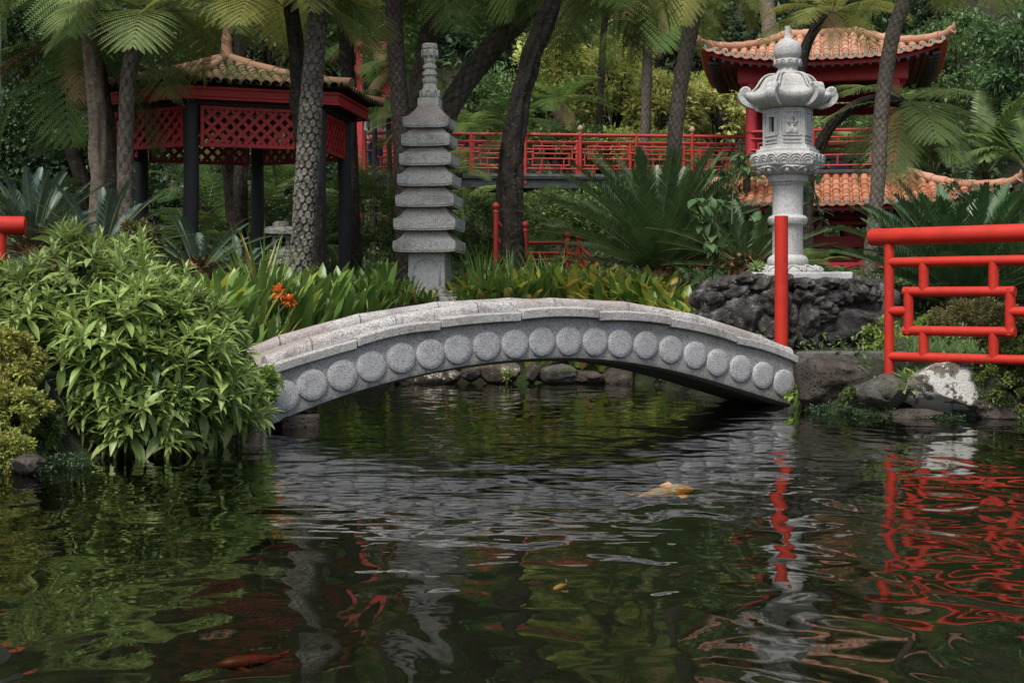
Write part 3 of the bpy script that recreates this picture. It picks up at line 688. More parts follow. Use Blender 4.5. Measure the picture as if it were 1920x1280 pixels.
# relief on the front panel: antlered animal below a crescent opening
a=R(-90)+.5*PI/3-0*PI/3
k=0; a=R(-90)+(k+.5)*PI/3; c,s=math.cos(a),math.sin(a)
def onface(x,d,z): return np.array([-s*x+c*(ap+d),c*x+s*(ap+d),z])
mb=MB(); rl=np.random.default_rng(3)
for x,z,r in ((0,lz(247),.045),(.03,lz(250),.04),(-.03,lz(250),.035),(0,lz(241),.03),(.05,lz(252),.025),(-.055,lz(252),.022)):
    pp=nrm(rl.normal(size=(1,3)))
    lat=[[[*(onface(x+r*math.cos(t)*math.cos(e),r*.5*math.sin(e),z+r*math.sin(t)*math.cos(e)))] for t in np.arange(12)/12*2*PI] for e in np.linspace(-.2,1.5,6)]
    loft(mb,lat,True,False,True)
for sd in (-1,1):
    tube(mb,[onface(sd*.02,.008,lz(240)),onface(sd*.045,.01,lz(233)),onface(sd*.06,.008,lz(225))],[.012,.01,.006],6)
    tube(mb,[onface(sd*.04,.01,lz(234)),onface(sd*.075,.008,lz(231))],[.009,.004],6)
tube(mb,[onface(.034*math.cos(t),.004,lz(229)+.034*math.sin(t)) for t in np.linspace(0,2*PI,20)],.007,5,cap=False)
mb.build('animal_relief',LS,fb,smooth='all')
mb=MB(); t=np.linspace(-PI/2,PI/2,10); poly=[(.03*math.cos(q),.034*math.sin(q)) for q in t]+[(.012*math.cos(q)-.002,.028*math.sin(q)) for q in t[::-1][1:-1]]
Mx=np.stack([np.array([-s,c,0]),np.array([0,0,1]),np.array([c,s,0])],1)
extrude_poly(mb,poly,-.01,.0035,Mx,onface(.006,0,lz(229))); mb.build('crescent_shade',M['inner_shade'],fb)  # dark plate instead of a cut hole; its inner shade is painted
mb=MB(); lathe(mb,[(.16,z0+.05),(.16,z1-.01)],12); mb.build('shade_core',M['inner_shade'],fb)  # black cylinder added as the unlit inside behind the windows
# roof
mb=MB(); rg=[]
for y,r,l,ins,rd in [(205,48,0,0,.1),(203,56,.0,.02,.1),(199,72,.03,.05,.0),(191,86,.07,.09,0),(184,90,.085,.11,0),(181,89,.085,.11,0),(179,84,.075,.10,0),(178,76,.05,.08,0),(174,64,.02,.05,.2),(166,55,.0,.02,.4),(158,50,0,0,.5),(150,45,0,0,.6),(145,39,0,0,.7),(142,30,0,0,.8),(141,22,0,0,.9)]:
    rg.append(hexring(r*u,lz(y),12,l,ins,rd))
loft(mb,rg,True); rf=mb.build('umbrella_roof',LS,ln,smooth=45)
for k in range(6):
    a=R(-90)+k*PI/3; c,s=math.cos(a),math.sin(a); mb=MB(); 
    cx,cz=80*u,lz(174); rr=10.5*u; hw_=.05
    n=20; prof=[(rr,-hw_),(rr,hw_)]
    ring=[]
    for w_,rad in ((-hw_-.008,rr*.82),(-hw_,rr),(hw_,rr),(hw_+.008,rr*.82)):
        ring.append([[c*(cx+rad*math.cos(t))-s*w_,s*(cx+rad*math.cos(t))+c*w_,cz+rad*math.sin(t)] for t in np.arange(n)/n*2*PI])
    loft(mb,ring,True)
    # band running down under the scroll to the eave
    pts=[(86,170),(91,180),(87,192),(76,200),(60,205)]
    pr=smoothpath([(x*u,0,lz(y)) for x,y in pts],9)
    beamr=[]
    for p in pr:
        beamr.append([[c*(p[0]+dx)-s*w_,s*(p[0]+dx)+c*w_,p[2]+dz] for dx,w_,dz in ((-.05,-hw_,.02),(.014,-hw_,-.006),(.014,hw_,-.006),(-.05,hw_,.02))])
    loft(mb,beamr,True)
    # ridge from the scroll up the dome
    pts=smoothpath([(68*u,0,lz(173)),(60*u,0,lz(166)),(53*u,0,lz(155)),(46*u,0,lz(146)),(36*u,0,lz(141)),(24*u,0,lz(139.5))],12)
    for w_ in (-.03,.03): tube(mb,[(c*p[0]-s*w_*(1-i/16),s*p[0]+c*w_*(1-i/16),p[2]) for i,p in enumerate(pts)],.012,6)
    # spiral on both cheeks
    for w_ in (-hw_-.008,hw_+.008):
        t=np.linspace(0,2.3*2*PI,40); rad=np.linspace(rr*.75,rr*.12,40)
        tube(mb,[(c*(cx+q*math.cos(e))-s*w_,s*(cx+q*math.cos(e))+c*w_,cz+q*math.sin(e)) for e,q in zip(t,rad)],.0075,5)
    mb.build('roof_scroll',LS,rf,smooth=40)
mb=MB(); lathe(mb,[(r*u,lz(y)) for y,r in [(142,23),(139,23),(136,21),(131,18),(128,18),(125,22),(120,25),(116,25),(113,24),(112,21),(111,19)]],40); q=mb.build('finial_collar',LS,ln,smooth=35)
mb=MB()
for k in range(12):
    t=k/12*2*PI; c,s=math.cos(t),math.sin(t)
    tube(mb,[(25*u*c-s*6*u*math.cos(a),25*u*s+c*6*u*math.cos(a),lz(125)+math.sin(a)*(lz(114)-lz(125))) for a in np.linspace(0,PI,8)],.008,5)
mb.build('collar_petals',LS,q,smooth='all')
mb=MB(); lathe(mb,[(r*u,lz(y)) for y,r in [(112,19),(109,22.5),(104,25),(96,25.5),(88,24.5),(82,21),(78,16),(75,10.5),(72,7.5),(66,5.8),(55,5.2),(52,5.8),(50,5.8)]],40); mb.build('onion_finial',LS,ln,smooth=40)

# ------------------------------------------------------------------ rocks
def rock(name,c,size,mat,label=None,cat=None,group=None,seed=0,sub=4,amp=.28,freq=1.3,parent=None,rz=0,flat=.0,ridge=.0):
    bm=bmesh.new(); bmesh.ops.create_icosphere(bm,subdivisions=sub,radius=1)
    o_=Vector((seed*7.31,seed*3.17,seed*1.93))
    v=np.array([x.co[:] for x in bm.verts])
    for i,x in enumerate(bm.verts):
        p=x.co; n=mnoise.noise(p*freq+o_)*amp+mnoise.noise(p*freq*2.7+o_)*amp*.45+mnoise.noise(p*freq*7+o_)*amp*.16+mnoise.noise(p*freq*17+o_)*amp*ridge
        # a few chopped planes give angular faces
        q=p*(1+n)
        x.co=q
    rr=np.random.default_rng(seed+11)
    for k in range(7):
        d=Vector(nrm(rr.normal(size=3))); h=rr.uniform(.62,.9)
        for x in bm.verts:
            t=x.co.dot(d)-h
            if t>0: x.co-=d*t*.82
    Mx=rotz(rz)
    for x in bm.verts:
        q=np.array(x.co)*np.array(size)/2; x.co=Vector(Mx@q)
    me=bpy.data.meshes.new(name); bm.to_mesh(me); bm.free(); me.materials.append(mat)
    me.polygons.foreach_set('use_smooth',np.ones(len(me.polygons),bool))
    o=bpy.data.objects.new(name,me); COL.objects.link(o); o.location=c
    if parent: o.parent=parent
    if label: tag(o,label,cat,group)
    return o
# lava rock pedestal under the lantern
ry=np.random.default_rng(21)
pd=thing('rock_pedestal','dark lava rock pedestal built of rough stones under the tall lantern','pedestal',(lx+.05,LY,az(655,LY)))
def pdl(px,py,dy=0.): return (ax(px,LY-.75+dy)-lx-.05,-.75+dy,az(py,LY-.75+dy)-az(655,LY))
big=[(1400,590,75,70,0),(1455,560,55,55,1),(1590,607,112,72,2),(1512,600,48,62,1),(1545,578,44,34,0),(1540,592,50,26,0),(1520,628,38,52,0),(1495,630,30,46,1),(1553,645,34,24,2),(1360,600,70,60,1),(1350,640,60,50,2),(1420,640,70,40,0),(1345,560,50,36,1),(1385,548,46,34,1),(1425,535,46,30,1),(1465,530,44,26,0),(1500,532,36,26,1),(1532,545,34,24,0),(1556,560,46,26,2),(1505,560,40,34,0),(1530,566,34,26,1),(1580,556,36,34,2),(1605,545,42,36,1),(1628,552,30,30,0),(1640,565,22,24,1),(1550,532,36,20,0),(1578,533,30,18,1),(1600,528,28,18,0),(1620,533,26,20,1),(1335,580,36,40,0),(1370,530,44,22,1),(1400,525,40,20,0),(1340,540,30,26,0),(1640,600,22,50,1),(1600,640,60,30,1),(1480,600,40,50,1),(1440,610,50,40,0),(1460,650,60,30,1)]
LVS=[M['lava'],M['lava'],M['lava_dark']]
for i,(x,y,w,h,k) in enumerate(big):
    w_=w*1.25*LY/F; h_=h*1.25*LY/F
    bend=.25*((x-1485)/160)**2
    rock('lava_stone',pdl(x,y,bend+ry.uniform(0,.05)),(w_,min(w_,.5)*1.0+.1,h_),LVS[k],seed=i+1,sub=4,amp=.34,freq=1.9,parent=pd,ridge=.30)
for i in range(16):  # sides and back
    a=i/16*PI; x=math.cos(a)*.98; y=.85*math.sin(a)-.1
    rock('lava_stone',(x,y,.22+.0*i),(.55,.5,.5),LVS[i%3],seed=60+i,amp=.3,freq=1.6,parent=pd,ridge=.1,sub=3)
    rock('lava_stone',(x*.97,y*.97,.60),(.5,.45,.42),LVS[(i+1)%3],seed=90+i,amp=.3,freq=1.6,parent=pd,ridge=.1,sub=3)
mb=MB(); box(mb,(0,0.05,.34),(1.7,1.35,.80)); mb.build('rubble_core',M['lava_dark'],pd)
# shore stones on the right
SR=[('boulder',(1562,716),(160,98),14.3,'boulder','long dark boulder with pale spots at the right foot of the granite bridge',5,.7,.25),
('boulder',(1785,732),(165,100),13.4,'boulder_white','big boulder crusted with white lichen below the red railing',12,.6,.22),
('boulder',(1660,738),(96,60),13.5,'boulder_green','low rounded grey boulder left of the lichen crusted boulder',9,.6,.2),
('boulder',(1720,778),(120,22),13.35,'boulder','dark wet stone at the waterline under the low rounded boulder',15,.6,.2),
('boulder',(1875,765),(130,60),13.3,'boulder','dark stone under the mossy bush at the right edge of the shore',17,.6,.2),
('boulder',(1610,745),(70,44),14.0,'boulder_green','small mossy stone between the long boulder and the low rounded boulder',19,.5,.2)]
for nm,(x,y),(w,h),Y,mt,lb,sd,dp,am in SR:
    p=at(x,y,Y); rock(nm,p,(w*Y/F*1.12,dp,h*Y/F*1.15),M[mt],lb,'boulder',None,sd,5,am,1.2,ridge=.05)
# kerb behind
kb=MB(); a=at(1500,662,15.0); b=at(1700,662,14.5); beam(kb,a-np.array([0,0,.08]),b-np.array([0,0,.08]),.35,.2); o=kb.build('path_kerb',M['concrete'],bevel=.02); tag(o,'grey stone kerb at the foot of the rock pedestal','kerb')
rock('boulder',at(1648,600,16.2),(.22,.4,.5),M['boulder_green'],'grey upright stone standing beside the lava rock pedestal','boulder',None,31)
rock('boulder',at(1692,650,15.0),(.16,.2,.2),M['lava'],'small black lava stone in the grass behind the red railing post','boulder',None,33)
# far shore stones seen under the arch
fs=[(795,712,80,22,'shore_rock'),(842,708,40,17,'shore_rock'),(885,702,40,18,'boulder'),(938,700,78,26,'shore_rock'),(1000,703,30,22,'boulder'),(1045,706,80,22,'boulder_green'),(1105,712,60,16,'boulder'),(760,716,50,18,'boulder_green'),(715,720,60,26,'boulder'),(1160,715,60,26,'boulder')]
fl=['brown lichen spotted stone on the far shore under the left part of the arch','little white topped stone on the far shore under the arch','dark angular stone on the far shore beside the white topped one','broad stone with white lichen rings on the far shore under the arch','dark upright stone next to the ringed stone under the arch','green topped flat stone on the far shore under the crown of the arch','low dark stone at the far waterline beneath the dark soffit','greenish stone at the left end of the far shore stones','dark stone in the shade at the left under the bridge','dark stone in the shade behind the right half of the arch']
for i,((x,y,w,h,mt),lb) in enumerate(zip(fs,fl)):
    Y=18.6; rock('shore_stone',at(x,y-4,Y),(w*Y/F*1.1,.4,h*Y/F*1.9),M[mt],lb,'stone','stones along the far shore',40+i,4,.25,1.2)
# left abutment
for i,(x,y,w,h,Y,lb) in enumerate([(492,712,34,40,12.15,'grey abutment block at the left bridge end, uppermost of four'),(490,745,40,30,12.1,'grey abutment block at the left bridge end, second from the top'),(486,775,44,30,12.1,'grey abutment block at the left bridge end, third from the top'),(484,800,60,26,12.1,'grey abutment block at the left bridge end, at the waterline')]):
    mb=MB(); box(mb,(0,0,0),(w*Y/F,.5,h*Y/F*.97)); o=mb.build('abutment_block',M['concrete'],loc=at(x,y,Y+.25),bevel=.02); tag(o,lb,'stone block','abutment blocks under the left bridge end')
mb=MB(); box(mb,(0,0,0),(.34,.9,.22)); o=mb.build('foundation_block',M['boulder'],loc=(ax(528,12.3)-.02,12.55,.0),bevel=.02); o.rotation_euler=(0,0,ang); tag(o,'dark squared foundation block in the water under the left bridge end','stone block')
rock('boulder',at(50,868,8.9),(.2,.2,.13),M['boulder'],'grey stone poking out of the mossy bank at the left edge','boulder',None,51)
rock('boulder',at(95,805,9.8),(.3,.3,.25),M['boulder'],'dark stone in the shade below the leafy shrub','boulder',None,52)
# small stone lantern by the pavilion
SY=19.3; sl=thing('small_stone_lantern','small mossy stone lantern with square roof beside the scarred fern trunk','stone lantern',(ax(527,SY),SY,1.15),R(8)); u=SY/F
def sz(y): return az(y,SY)-1.15
OS=M['old_stone']
mb=MB(); lathe(mb,[(r*u,sz(y)) for y,r in [(428,14),(424,16),(418,15),(415,10)]],20); mb.build('cap_ball',OS,sl,smooth=40)
mb=MB(); loft(mb,[sqring(r*u,sz(y),.01) for y,r in [(441,27),(440,31),(432,31),(427,24)]],True); mb.build('square_roof',OS,sl,bevel=.008)
mb=MB(); w=15*u; 
for sx in (-1,1):
    for sy in (-1,1): box(mb,(sx*w*.8,sy*w*.8,sz(454)),(w*.4,w*.4,sz(441)-sz(468)))
for a in range(4):
    Mz=rotz(a*PI/2)
    for z,hh in ((sz(466),sz(463)-sz(469)),(sz(443),sz(441)-sz(446))): box(mb,Mz@np.array([0,-w*.8,z]),(w*1.2,w*.36,hh),Mz)
    box(mb,Mz@np.array([0,-w*.8,sz(454)]),(w*.1,w*.1,sz(445)-sz(464)),Mz); box(mb,Mz@np.array([0,-w*.8,sz(455)]),(w*1.2,w*.09,w*.1),Mz)
mb.build('lattice_fire_box',OS,sl)
mb=MB(); box(mb,(0,0,sz(454)),(w*1.1,w*1.1,sz(444)-sz(465))); mb.build('shade_block',M['inner_shade'],sl)  # black block added as the unlit inside behind the lattice
mb=MB(); box(mb,(0,0,sz(475)),(44*u,44*u,sz(469)-sz(481))); mb.build('platform',OS,sl,bevel=.01)
mb=MB()
for a in (0,PI/2):
    Mz=rotz(a); t=np.linspace(0,PI,9); poly=[(-22*u,sz(512)),(-22*u,sz(485)),(22*u,sz(485)),(22*u,sz(512)),(15*u,sz(512))]+[(15*u*math.cos(q),sz(506)+12*u*math.sin(q)*.9) for q in t]+[(-15*u,sz(512))]
    for sd in (-1,1):
        Mx=Mz@np.array([[1,0,0],[0,0,-1],[0,1,0]]).T; Mx=Mz@np.stack([np.array([1,0,0]),np.array([0,0,1]),np.array([0,-1,0])],1)
        extrude_poly(mb,poly,-.04,.04,Mx,Mz@np.array([0,sd*18*u,0]))
box(mb,(0,0,sz(484)),(46*u,46*u,.03)); mb.build('arched_legs',OS,sl)
# ------------------------------------------------------------------ tiled roofs
def roof_side(tb,E0,E1,T0,T1,pitch,rad,tlen,prof,lift,r,ends=None,drip=True,sheet=None,seg=6):
    E0,E1,T0,T1=[np.asarray(q,float) for q in (E0,E1,T0,T1)]
    e=E1-E0; W=np.linalg.norm(e[:2]); ex=np.array([e[0],e[1],0])/W; iy=np.array([-ex[1],ex[0],0])
    if np.dot(T0-E0,iy)<0: iy=-iy
    Dp=np.dot(T0-E0,iy); kl=np.dot(T0-E0,ex)/Dp; kr=np.dot(E1-T1,ex)/Dp; rise=T0[2]-E0[2]
    def S(u,w):
        q=w/Dp; span=max(W-(kl+kr)*w,1e-3); un=(u-kl*w)/span*2-1; un=min(1,max(-1,un))
        return E0+ex*u+iy*w+np.array([0,0,rise*prof(q)+lift*abs(un)**3.2*(1-q)**2])
    n=max(2,int(round(W/pitch))); p=W/n
    g=np.array([[S(kl*w+(W-(kl+kr)*w)*a,w) for a in np.linspace(0,1,25)] for w in np.linspace(0,Dp*.998,9)])
    loft(sheet if sheet is not None else tb,g-np.array([0,0,.015]),closed=False)
    th=np.linspace(-.1,PI+.1,seg+1)
    for j in range(n):
        u=(j+.5)*p; wm=min(Dp, u/max(kl,1e-6), (W-u)/max(kr,1e-6)) 
        if wm<.04: continue
        k=max(1,int(math.ceil(wm/tlen)))
        for i in range(k):
            w0=i*tlen-(.0 if i==0 else .02); w1=min(wm,(i+1)*tlen+.01)
            if w1-w0<.03: continue
            rr=rad*(1+r.uniform(-.04,.04)); du=r.uniform(-.006,.006); ring=[]
            for w,k_ in ((w0,1.12),(w0+.015,1.14),((w0+w1)/2,1.02),(w1,.92)):
                c=S(u,w); t=S(u,min(Dp,w+.02))-S(u,max(0,w-.02)); t=nrm(t); up=np.cross(ex,t); up=up*np.sign(up[2]); 
                ring.append([c+ex*(rr*k_*math.cos(a)+du)+up*(rr*k_*math.sin(a)*.95+.004*(i==0)) for a in th])
            loft(tb,ring,closed=False)
            # thickness at the mouth
            q=np.array(ring[0]); c=q.mean(0); loft(tb,[q,q*.88+ (S(u,w0)*.12)],closed=False)
        c=S(u,0)
        if ends is not None:
            eb_=ends() if callable(ends) else ends
            f=-iy; N=16; uu=np.array([0,0,1.]); cc=c+np.array([0,0,rad*.42])
            ring=[[cc+f*d+ex*(q*math.cos(t))+uu*(q*math.sin(t)) for t in np.arange(N)/N*2*PI] for q,d in ((rad*.62,-.03),(rad*.62,.018),(rad*.54,.024),(rad*.48,.016),(rad*.27,.016),(rad*.23,.024),(rad*.1,.024))]
            loft(eb_,ring,True,False,True)
        if drip:
            for sgn in (0,):
                uq=(j+1)*p
                if uq<W-.02:
                    c2=S(uq,0); t=np.linspace(0,PI,9); hw=p*.5; pts=[(c2+ex*(hw*math.cos(a))-np.array([0,0,hw*.72*math.sin(a)])+np.array([0,0,.03])) for a in t]
                    q=np.array(pts); loft(tb,[q+iy*.01,q-iy*.02,q*.9+ (c2+np.array([0,0,.02]))*.1-iy*.024],closed=False)
                    tb.add(np.vstack([q-iy*.02]),[list(range(len(q)))])
    return S,kl,kr,W,Dp
def hip(mb,P,rad,seglen,r):
    P=np.asarray(P,float); L=np.concatenate([[0],np.cumsum(np.linalg.norm(np.diff(P,axis=0),axis=1))]); n=max(1,int(L[-1]/seglen))
    for i in range(n):
        s=np.linspace(L[-1]*i/n-.015,L[-1]*(i+1)/n,4); s=np.clip(s,0,L[-1]); q=np.stack([np.interp(s,L,P[:,k]) for k in range(3)],1)
        tube(mb,q,np.array([1.12,1.1,1.0,.95])*rad*(1+r.uniform(-.04,.04)),8)

# ------------------------------------------------------------------ hexagonal garden pavilion on the left
rr=np.random.default_rng(5)
GY=22.0; gx=ax(425,GY); G0=1.6; SQ=.8
gaz=thing('garden_gazebo','hexagonal red latticed gazebo on black posts under an old mossy tiled roof','gazebo',(gx,GY,G0))
def gp(k,Rr,z,a0=-6): 
    a=R(a0+60*k); return np.array([Rr*math.sin(a),-Rr*math.cos(a)*SQ,z-G0])
GR=1.92
for k in range(6):
    mb=MB(); p=gp(k,GR,0); pts=[(p[0]+rr.uniform(-.008,.008),p[1],z) for z in np.linspace(-.9,3.98-G0,9)]
    tube(mb,pts,.105+rr.uniform(-.006,.006,9),14); mb.build('post',M['black_wood'],gaz,smooth=50)
def inset(a,b,d): 
    v=nrm(b-a); return a+v*d,b-v*d
for k in range(6):
    a,b=gp(k,GR+.02,0),gp(k+1,GR+.02,0); v=nrm(b-a); nrml=np.array([v[1],-v[0],0.])
    if np.dot(nrml,a+b)<0: nrml=-nrml
    # black beam
    mb=MB(); beam(mb,a+np.array([0,0,3.94]),b+np.array([0,0,3.94]),.15,.10); mb.build('head_beam',M['black_wood'],gaz,bevel=.01)
    # red fascia, a stepped moulding at the eave
    fa,fb_=gp(k,2.29,0),gp(k+1,2.29,0); mb=MB(); v2=nrm(fb_-fa)
    for z,h,d in ((4.055,.15,0.),(3.965,.035,.012),(4.12,.04,.022)): 
        beam(mb,fa*(1+d/2.29)+np.array([0,0,z]),fb_*(1+d/2.29)+np.array([0,0,z]),.035+d,h)
    mb.build('fascia',M['red_wood'],gaz,bevel=.004)
    # lattice panel
    p0,p1=inset(a,b,.13); L=np.linalg.norm(p1-p0); zt,zb_=3.885,3.295; H=zt-zb_
    mb=MB(); fw=.055; F_=nrml*.035
    for q0,q1,w in ((p0+[0,0,zt-fw/2],p1+[0,0,zt-fw/2],fw),(p0+[0,0,zb_+fw/2],p1+[0,0,zb_+fw/2],fw)): beam(mb,q0,q1,.05,w)
    for q in (p0+v*fw/2,p1-v*fw/2): beam(mb,q+[0,0,zb_+fw],q+[0,0,zt-fw],.05,fw,up=nrml)
    pan=mb.build('lattice_frame',M['red_wood'],gaz,bevel=.003)
    sw=.056; pit=.176
    iw,ih=L-2*fw,H-2*fw
    for dr,off in ((1,.014),(-1,-.002)):
        mb=MB(); c0=-ih if dr>0 else 0; 
        t=-ih
        while t<iw:
            # line x = t + y (dr>0) or x = t+ih-y
            y0=max(0,-t); y1=min(ih,iw-t)
            if y1-y0>.03:
                if dr>0: A=(t+y0,y0);B=(t+y1,y1)
                else: A=(t+y0,ih-y0);B=(t+y1,ih-y1)
                P0=p0+v*(fw+A[0])+[0,0,zb_+fw+A[1]]+nrml*off; P1=p0+v*(fw+B[0])+[0,0,zb_+fw+B[1]]+nrml*off
                beam(mb,P0,P1,.013,sw,up=nrml) if False else beam(mb,P0,P1,sw,.013,up=nrml)
            t+=pit*1.0
        mb.build('lattice_slats',M['red_wood'],pan)
    # ceiling boards sloping to the apex
tb=MB(); hb=MB(); sh=MB(); ap_=np.array([0,0,4.80-G0])
prof=lambda q: .62*q+.38*q*q
for k in range(6):
    E0,E1=gp(k,2.5,4.17),gp(k+1,2.5,4.17)
    S,kl,kr,W,Dp=roof_side(tb,E0,E1,ap_,ap_,.145,.062,.17,prof,.04,rr,None,False,sh,5)
    hb=MB(); hip(hb,[S(kl*w,w)+[0,0,.045] for w in np.linspace(-.05,Dp,14)],.068,.42,rr); hb.build('ridge_tiles',M['tile_ridge'],gaz,smooth=60)
tb.build('roof_tiles',M['tile_old'],gaz,smooth=60); sh.build('roof_deck',M['brown_red'],gaz,smooth=True)
mb=MB(); lathe(mb,[(r_,z-G0) for r_,z in [(.15,4.70),(.12,4.82),(.10,4.88),(.085,4.96),(.08,5.06),(.09,5.10),(.075,5.14),(.06,5.26),(.055,5.36),(.07,5.40),(.045,5.46),(.015,5.6)]],20); mb.build('roof_finial',M['tile_ridge'],gaz,smooth=40)

# ------------------------------------------------------------------ two storey pavilion on the right
PD=36.44; pa=R(12.3); pcx,pcy=PD*math.sin(pa),PD*math.cos(pa); P0z=1.9
pav=thing('red_pavilion','two storey red pavilion with upturned orange tiled roofs behind the tall lantern','pavilion',(pcx,pcy,P0z),-pa)
def sq(h,z): return [np.array([-h,-h,z-P0z]),np.array([h,-h,z-P0z]),np.array([h,h,z-P0z]),np.array([-h,h,z-P0z])]
def square_roof(he,ze,hi,zi,lift,prof,tile_mat,nm):
    tb=MB(); eb=MB(); sh=MB(); E=sq(he,ze); T=sq(hi,zi); front=[]; hips=[]
    def newend(): front.append(MB()); return front[-1]
    for k in range(4):
        S,kl,kr,W,Dp=roof_side(tb,E[k],E[(k+1)%4],T[k],T[(k+1)%4],.213,.088,.30,prof,lift,rr,newend if k==0 else eb,True,sh)
        pts=[S(kl*w,w)+[0,0,.10] for w in np.linspace(0,Dp,16)]
        d=nrm(pts[0]-pts[1]); pts=[pts[0]+d*.12+[0,0,.06]]+pts
        hb=MB(); hips.append(hb); hip(hb,pts,.10,.36,rr)
        # horn at the tip
        tube(hb,[pts[0]-d*.05,pts[0]+d*.04+[0,0,.06],pts[0]+d*.04+[0,0,.16]],[.08,.05,.012],6)
    o=tb.build(nm,tile_mat,pav,smooth=60); sh.build('roof_deck',tile_mat,pav,smooth=True)
    eb.build('tile_ends',M['tile_end'],o,smooth=40)['kind']='stuff'
    for q in front: q.build('tile_end',M['tile_end'],o,smooth=40)
    for q in hips: q.build('hip_ridge',M['tile_pale'],o,smooth=60)
    # soffit boards and rafters under the eaves
    sb=MB(); rb=MB(); bb=MB()
    for k in range(4):
        a,b=E[k],E[(k+1)%4]; v=nrm(b-a); iy=np.array([-v[1],v[0],0]); 
        L=np.linalg.norm(b-a)
        for j in range(int(1.4/.16)):
            w=.22+j*.16; n=21; g=[]
            for dz,dw in ((-.13,0),(-.13,.13),(-.10,.13),(-.10,0)):
                row=[]
                for un in np.linspace(-1,1,n):
                    x=(un+1)/2*(L-2*(w+dw))+(w+dw); q=(w+dw)/(he-hi); row.append(a+v*x+iy*(w+dw)+[0,0,(zi-ze)*prof(q)*.25+lift*abs(un)**3.2*(1-q)**2+dz-.0])
                g.append(row)
            loft(sb,np.array(g).transpose(1,0,2),True)
        for j in range(int(L/.21)):
            x=(j+.5)*.21; un=x/L*2-1; dz=lift*abs(un)**3.2
            wm=min(x,L-x,1.0)
            wm>.25 and beam(rb,a+v*x+iy*.13+[0,0,dz-.15],a+v*x+iy*min(.4,wm)+[0,0,dz*.8-.14],.07,.06)
        # red eave board following the curve
        pts=np.array([a+v*(.16+(un+1)/2*(L-.32))+iy*.16+[0,0,lift*abs(un)**3.2*.93-.085] for un in np.linspace(-1,1,25)])
        g=[[p+iy*dw+[0,0,dz] for dw,dz in ((0,-.05),(.04,-.05),(.04,.05),(0,.05))] for p in pts]; loft(bb,g,True)
    sb.build('soffit_boards',M['brown_red'],pav); rb.build('rafter_ends',M['dark_steel'],pav); bb.build('eave_board',M['red_wall'],pav)
pr2=lambda q: .30*q+.70*q**1.6
square_roof(2.80,6.66,.75,7.56,.36,pr2,M['tile_pale'],'upper_roof')
# crown ridge
mb=MB(); 
for k in range(4):
    T=sq(.75,7.6); hip(mb,[T[k],T[(k+1)%4]],.11,.3,rr)
mb.build('crown_ridge',M['tile_pale'],pav,smooth=60)
mb=MB(); box(mb,(0,0,7.54-P0z),(1.5,1.5,.06)); mb.build('crown_deck',M['tile_pale'],pav)
square_roof(4.07,3.20,1.95,4.0,.34,pr2,M['tile_orange'],'lower_roof')
cw=1.66
for x in (-cw,cw):
    for y in (-cw-.15,cw):
        mb=MB(); lathe(mb,[(.135,3.9-P0z),(.135,5.08-P0z),(.15,5.08-P0z),(.15,5.2-P0z),(.135,5.2-P0z),(.135,6.45-P0z)],16,(x,y,0)); mb.build('column',M['red_wall'],pav,smooth=40)
for k in range(4):
    Mz=rotz(k*PI/2); 
    mb=MB(); box(mb,Mz@np.array([0,-1.85,6.46-P0z]),(3.95 if k%2==0 else 3.45,.22,.40),Mz); 
    if k!=0: box(mb,Mz@np.array([0,-1.80,6.05-P0z]),(3.3,.12,.30),Mz)
    mb.build('head_beam',M['red_wall'],pav,bevel=.01)
mb=MB(); box(mb,(0,0,6.60-P0z),(3.4,3.4,.06)); mb.build('ceiling',M['brown_red'],pav)
mb=MB(); box(mb,(0,0,4.10-P0z),(4.1,4.1,.08)); mb.build('upper_floor',M['dark_steel'],pav,bevel=.01)
mb=MB()
for k in range(4):
    Mz=rotz(k*PI/2); box(mb,Mz@np.array([0,-1.95,3.94-P0z]),(4.02 if k%2==0 else 3.86,.08,.24),Mz)
mb.build('floor_band',M['red_wall'],pav)
# stone bench on the upper floor
mb=MB(); box(mb,(.42,-.3,4.60-P0z),(1.2,.5,.12)); box(mb,(.42,-.3,4.34-P0z),(.45,.4,.4)); o=mb.build('bench',M['concrete'],bevel=.01)
w=rotz(-pa); o.location=(pcx,pcy,P0z); o.rotation_euler=(0,0,-pa); tag(o,'grey stone bench behind the railing on the upper floor of the red pavilion','bench')
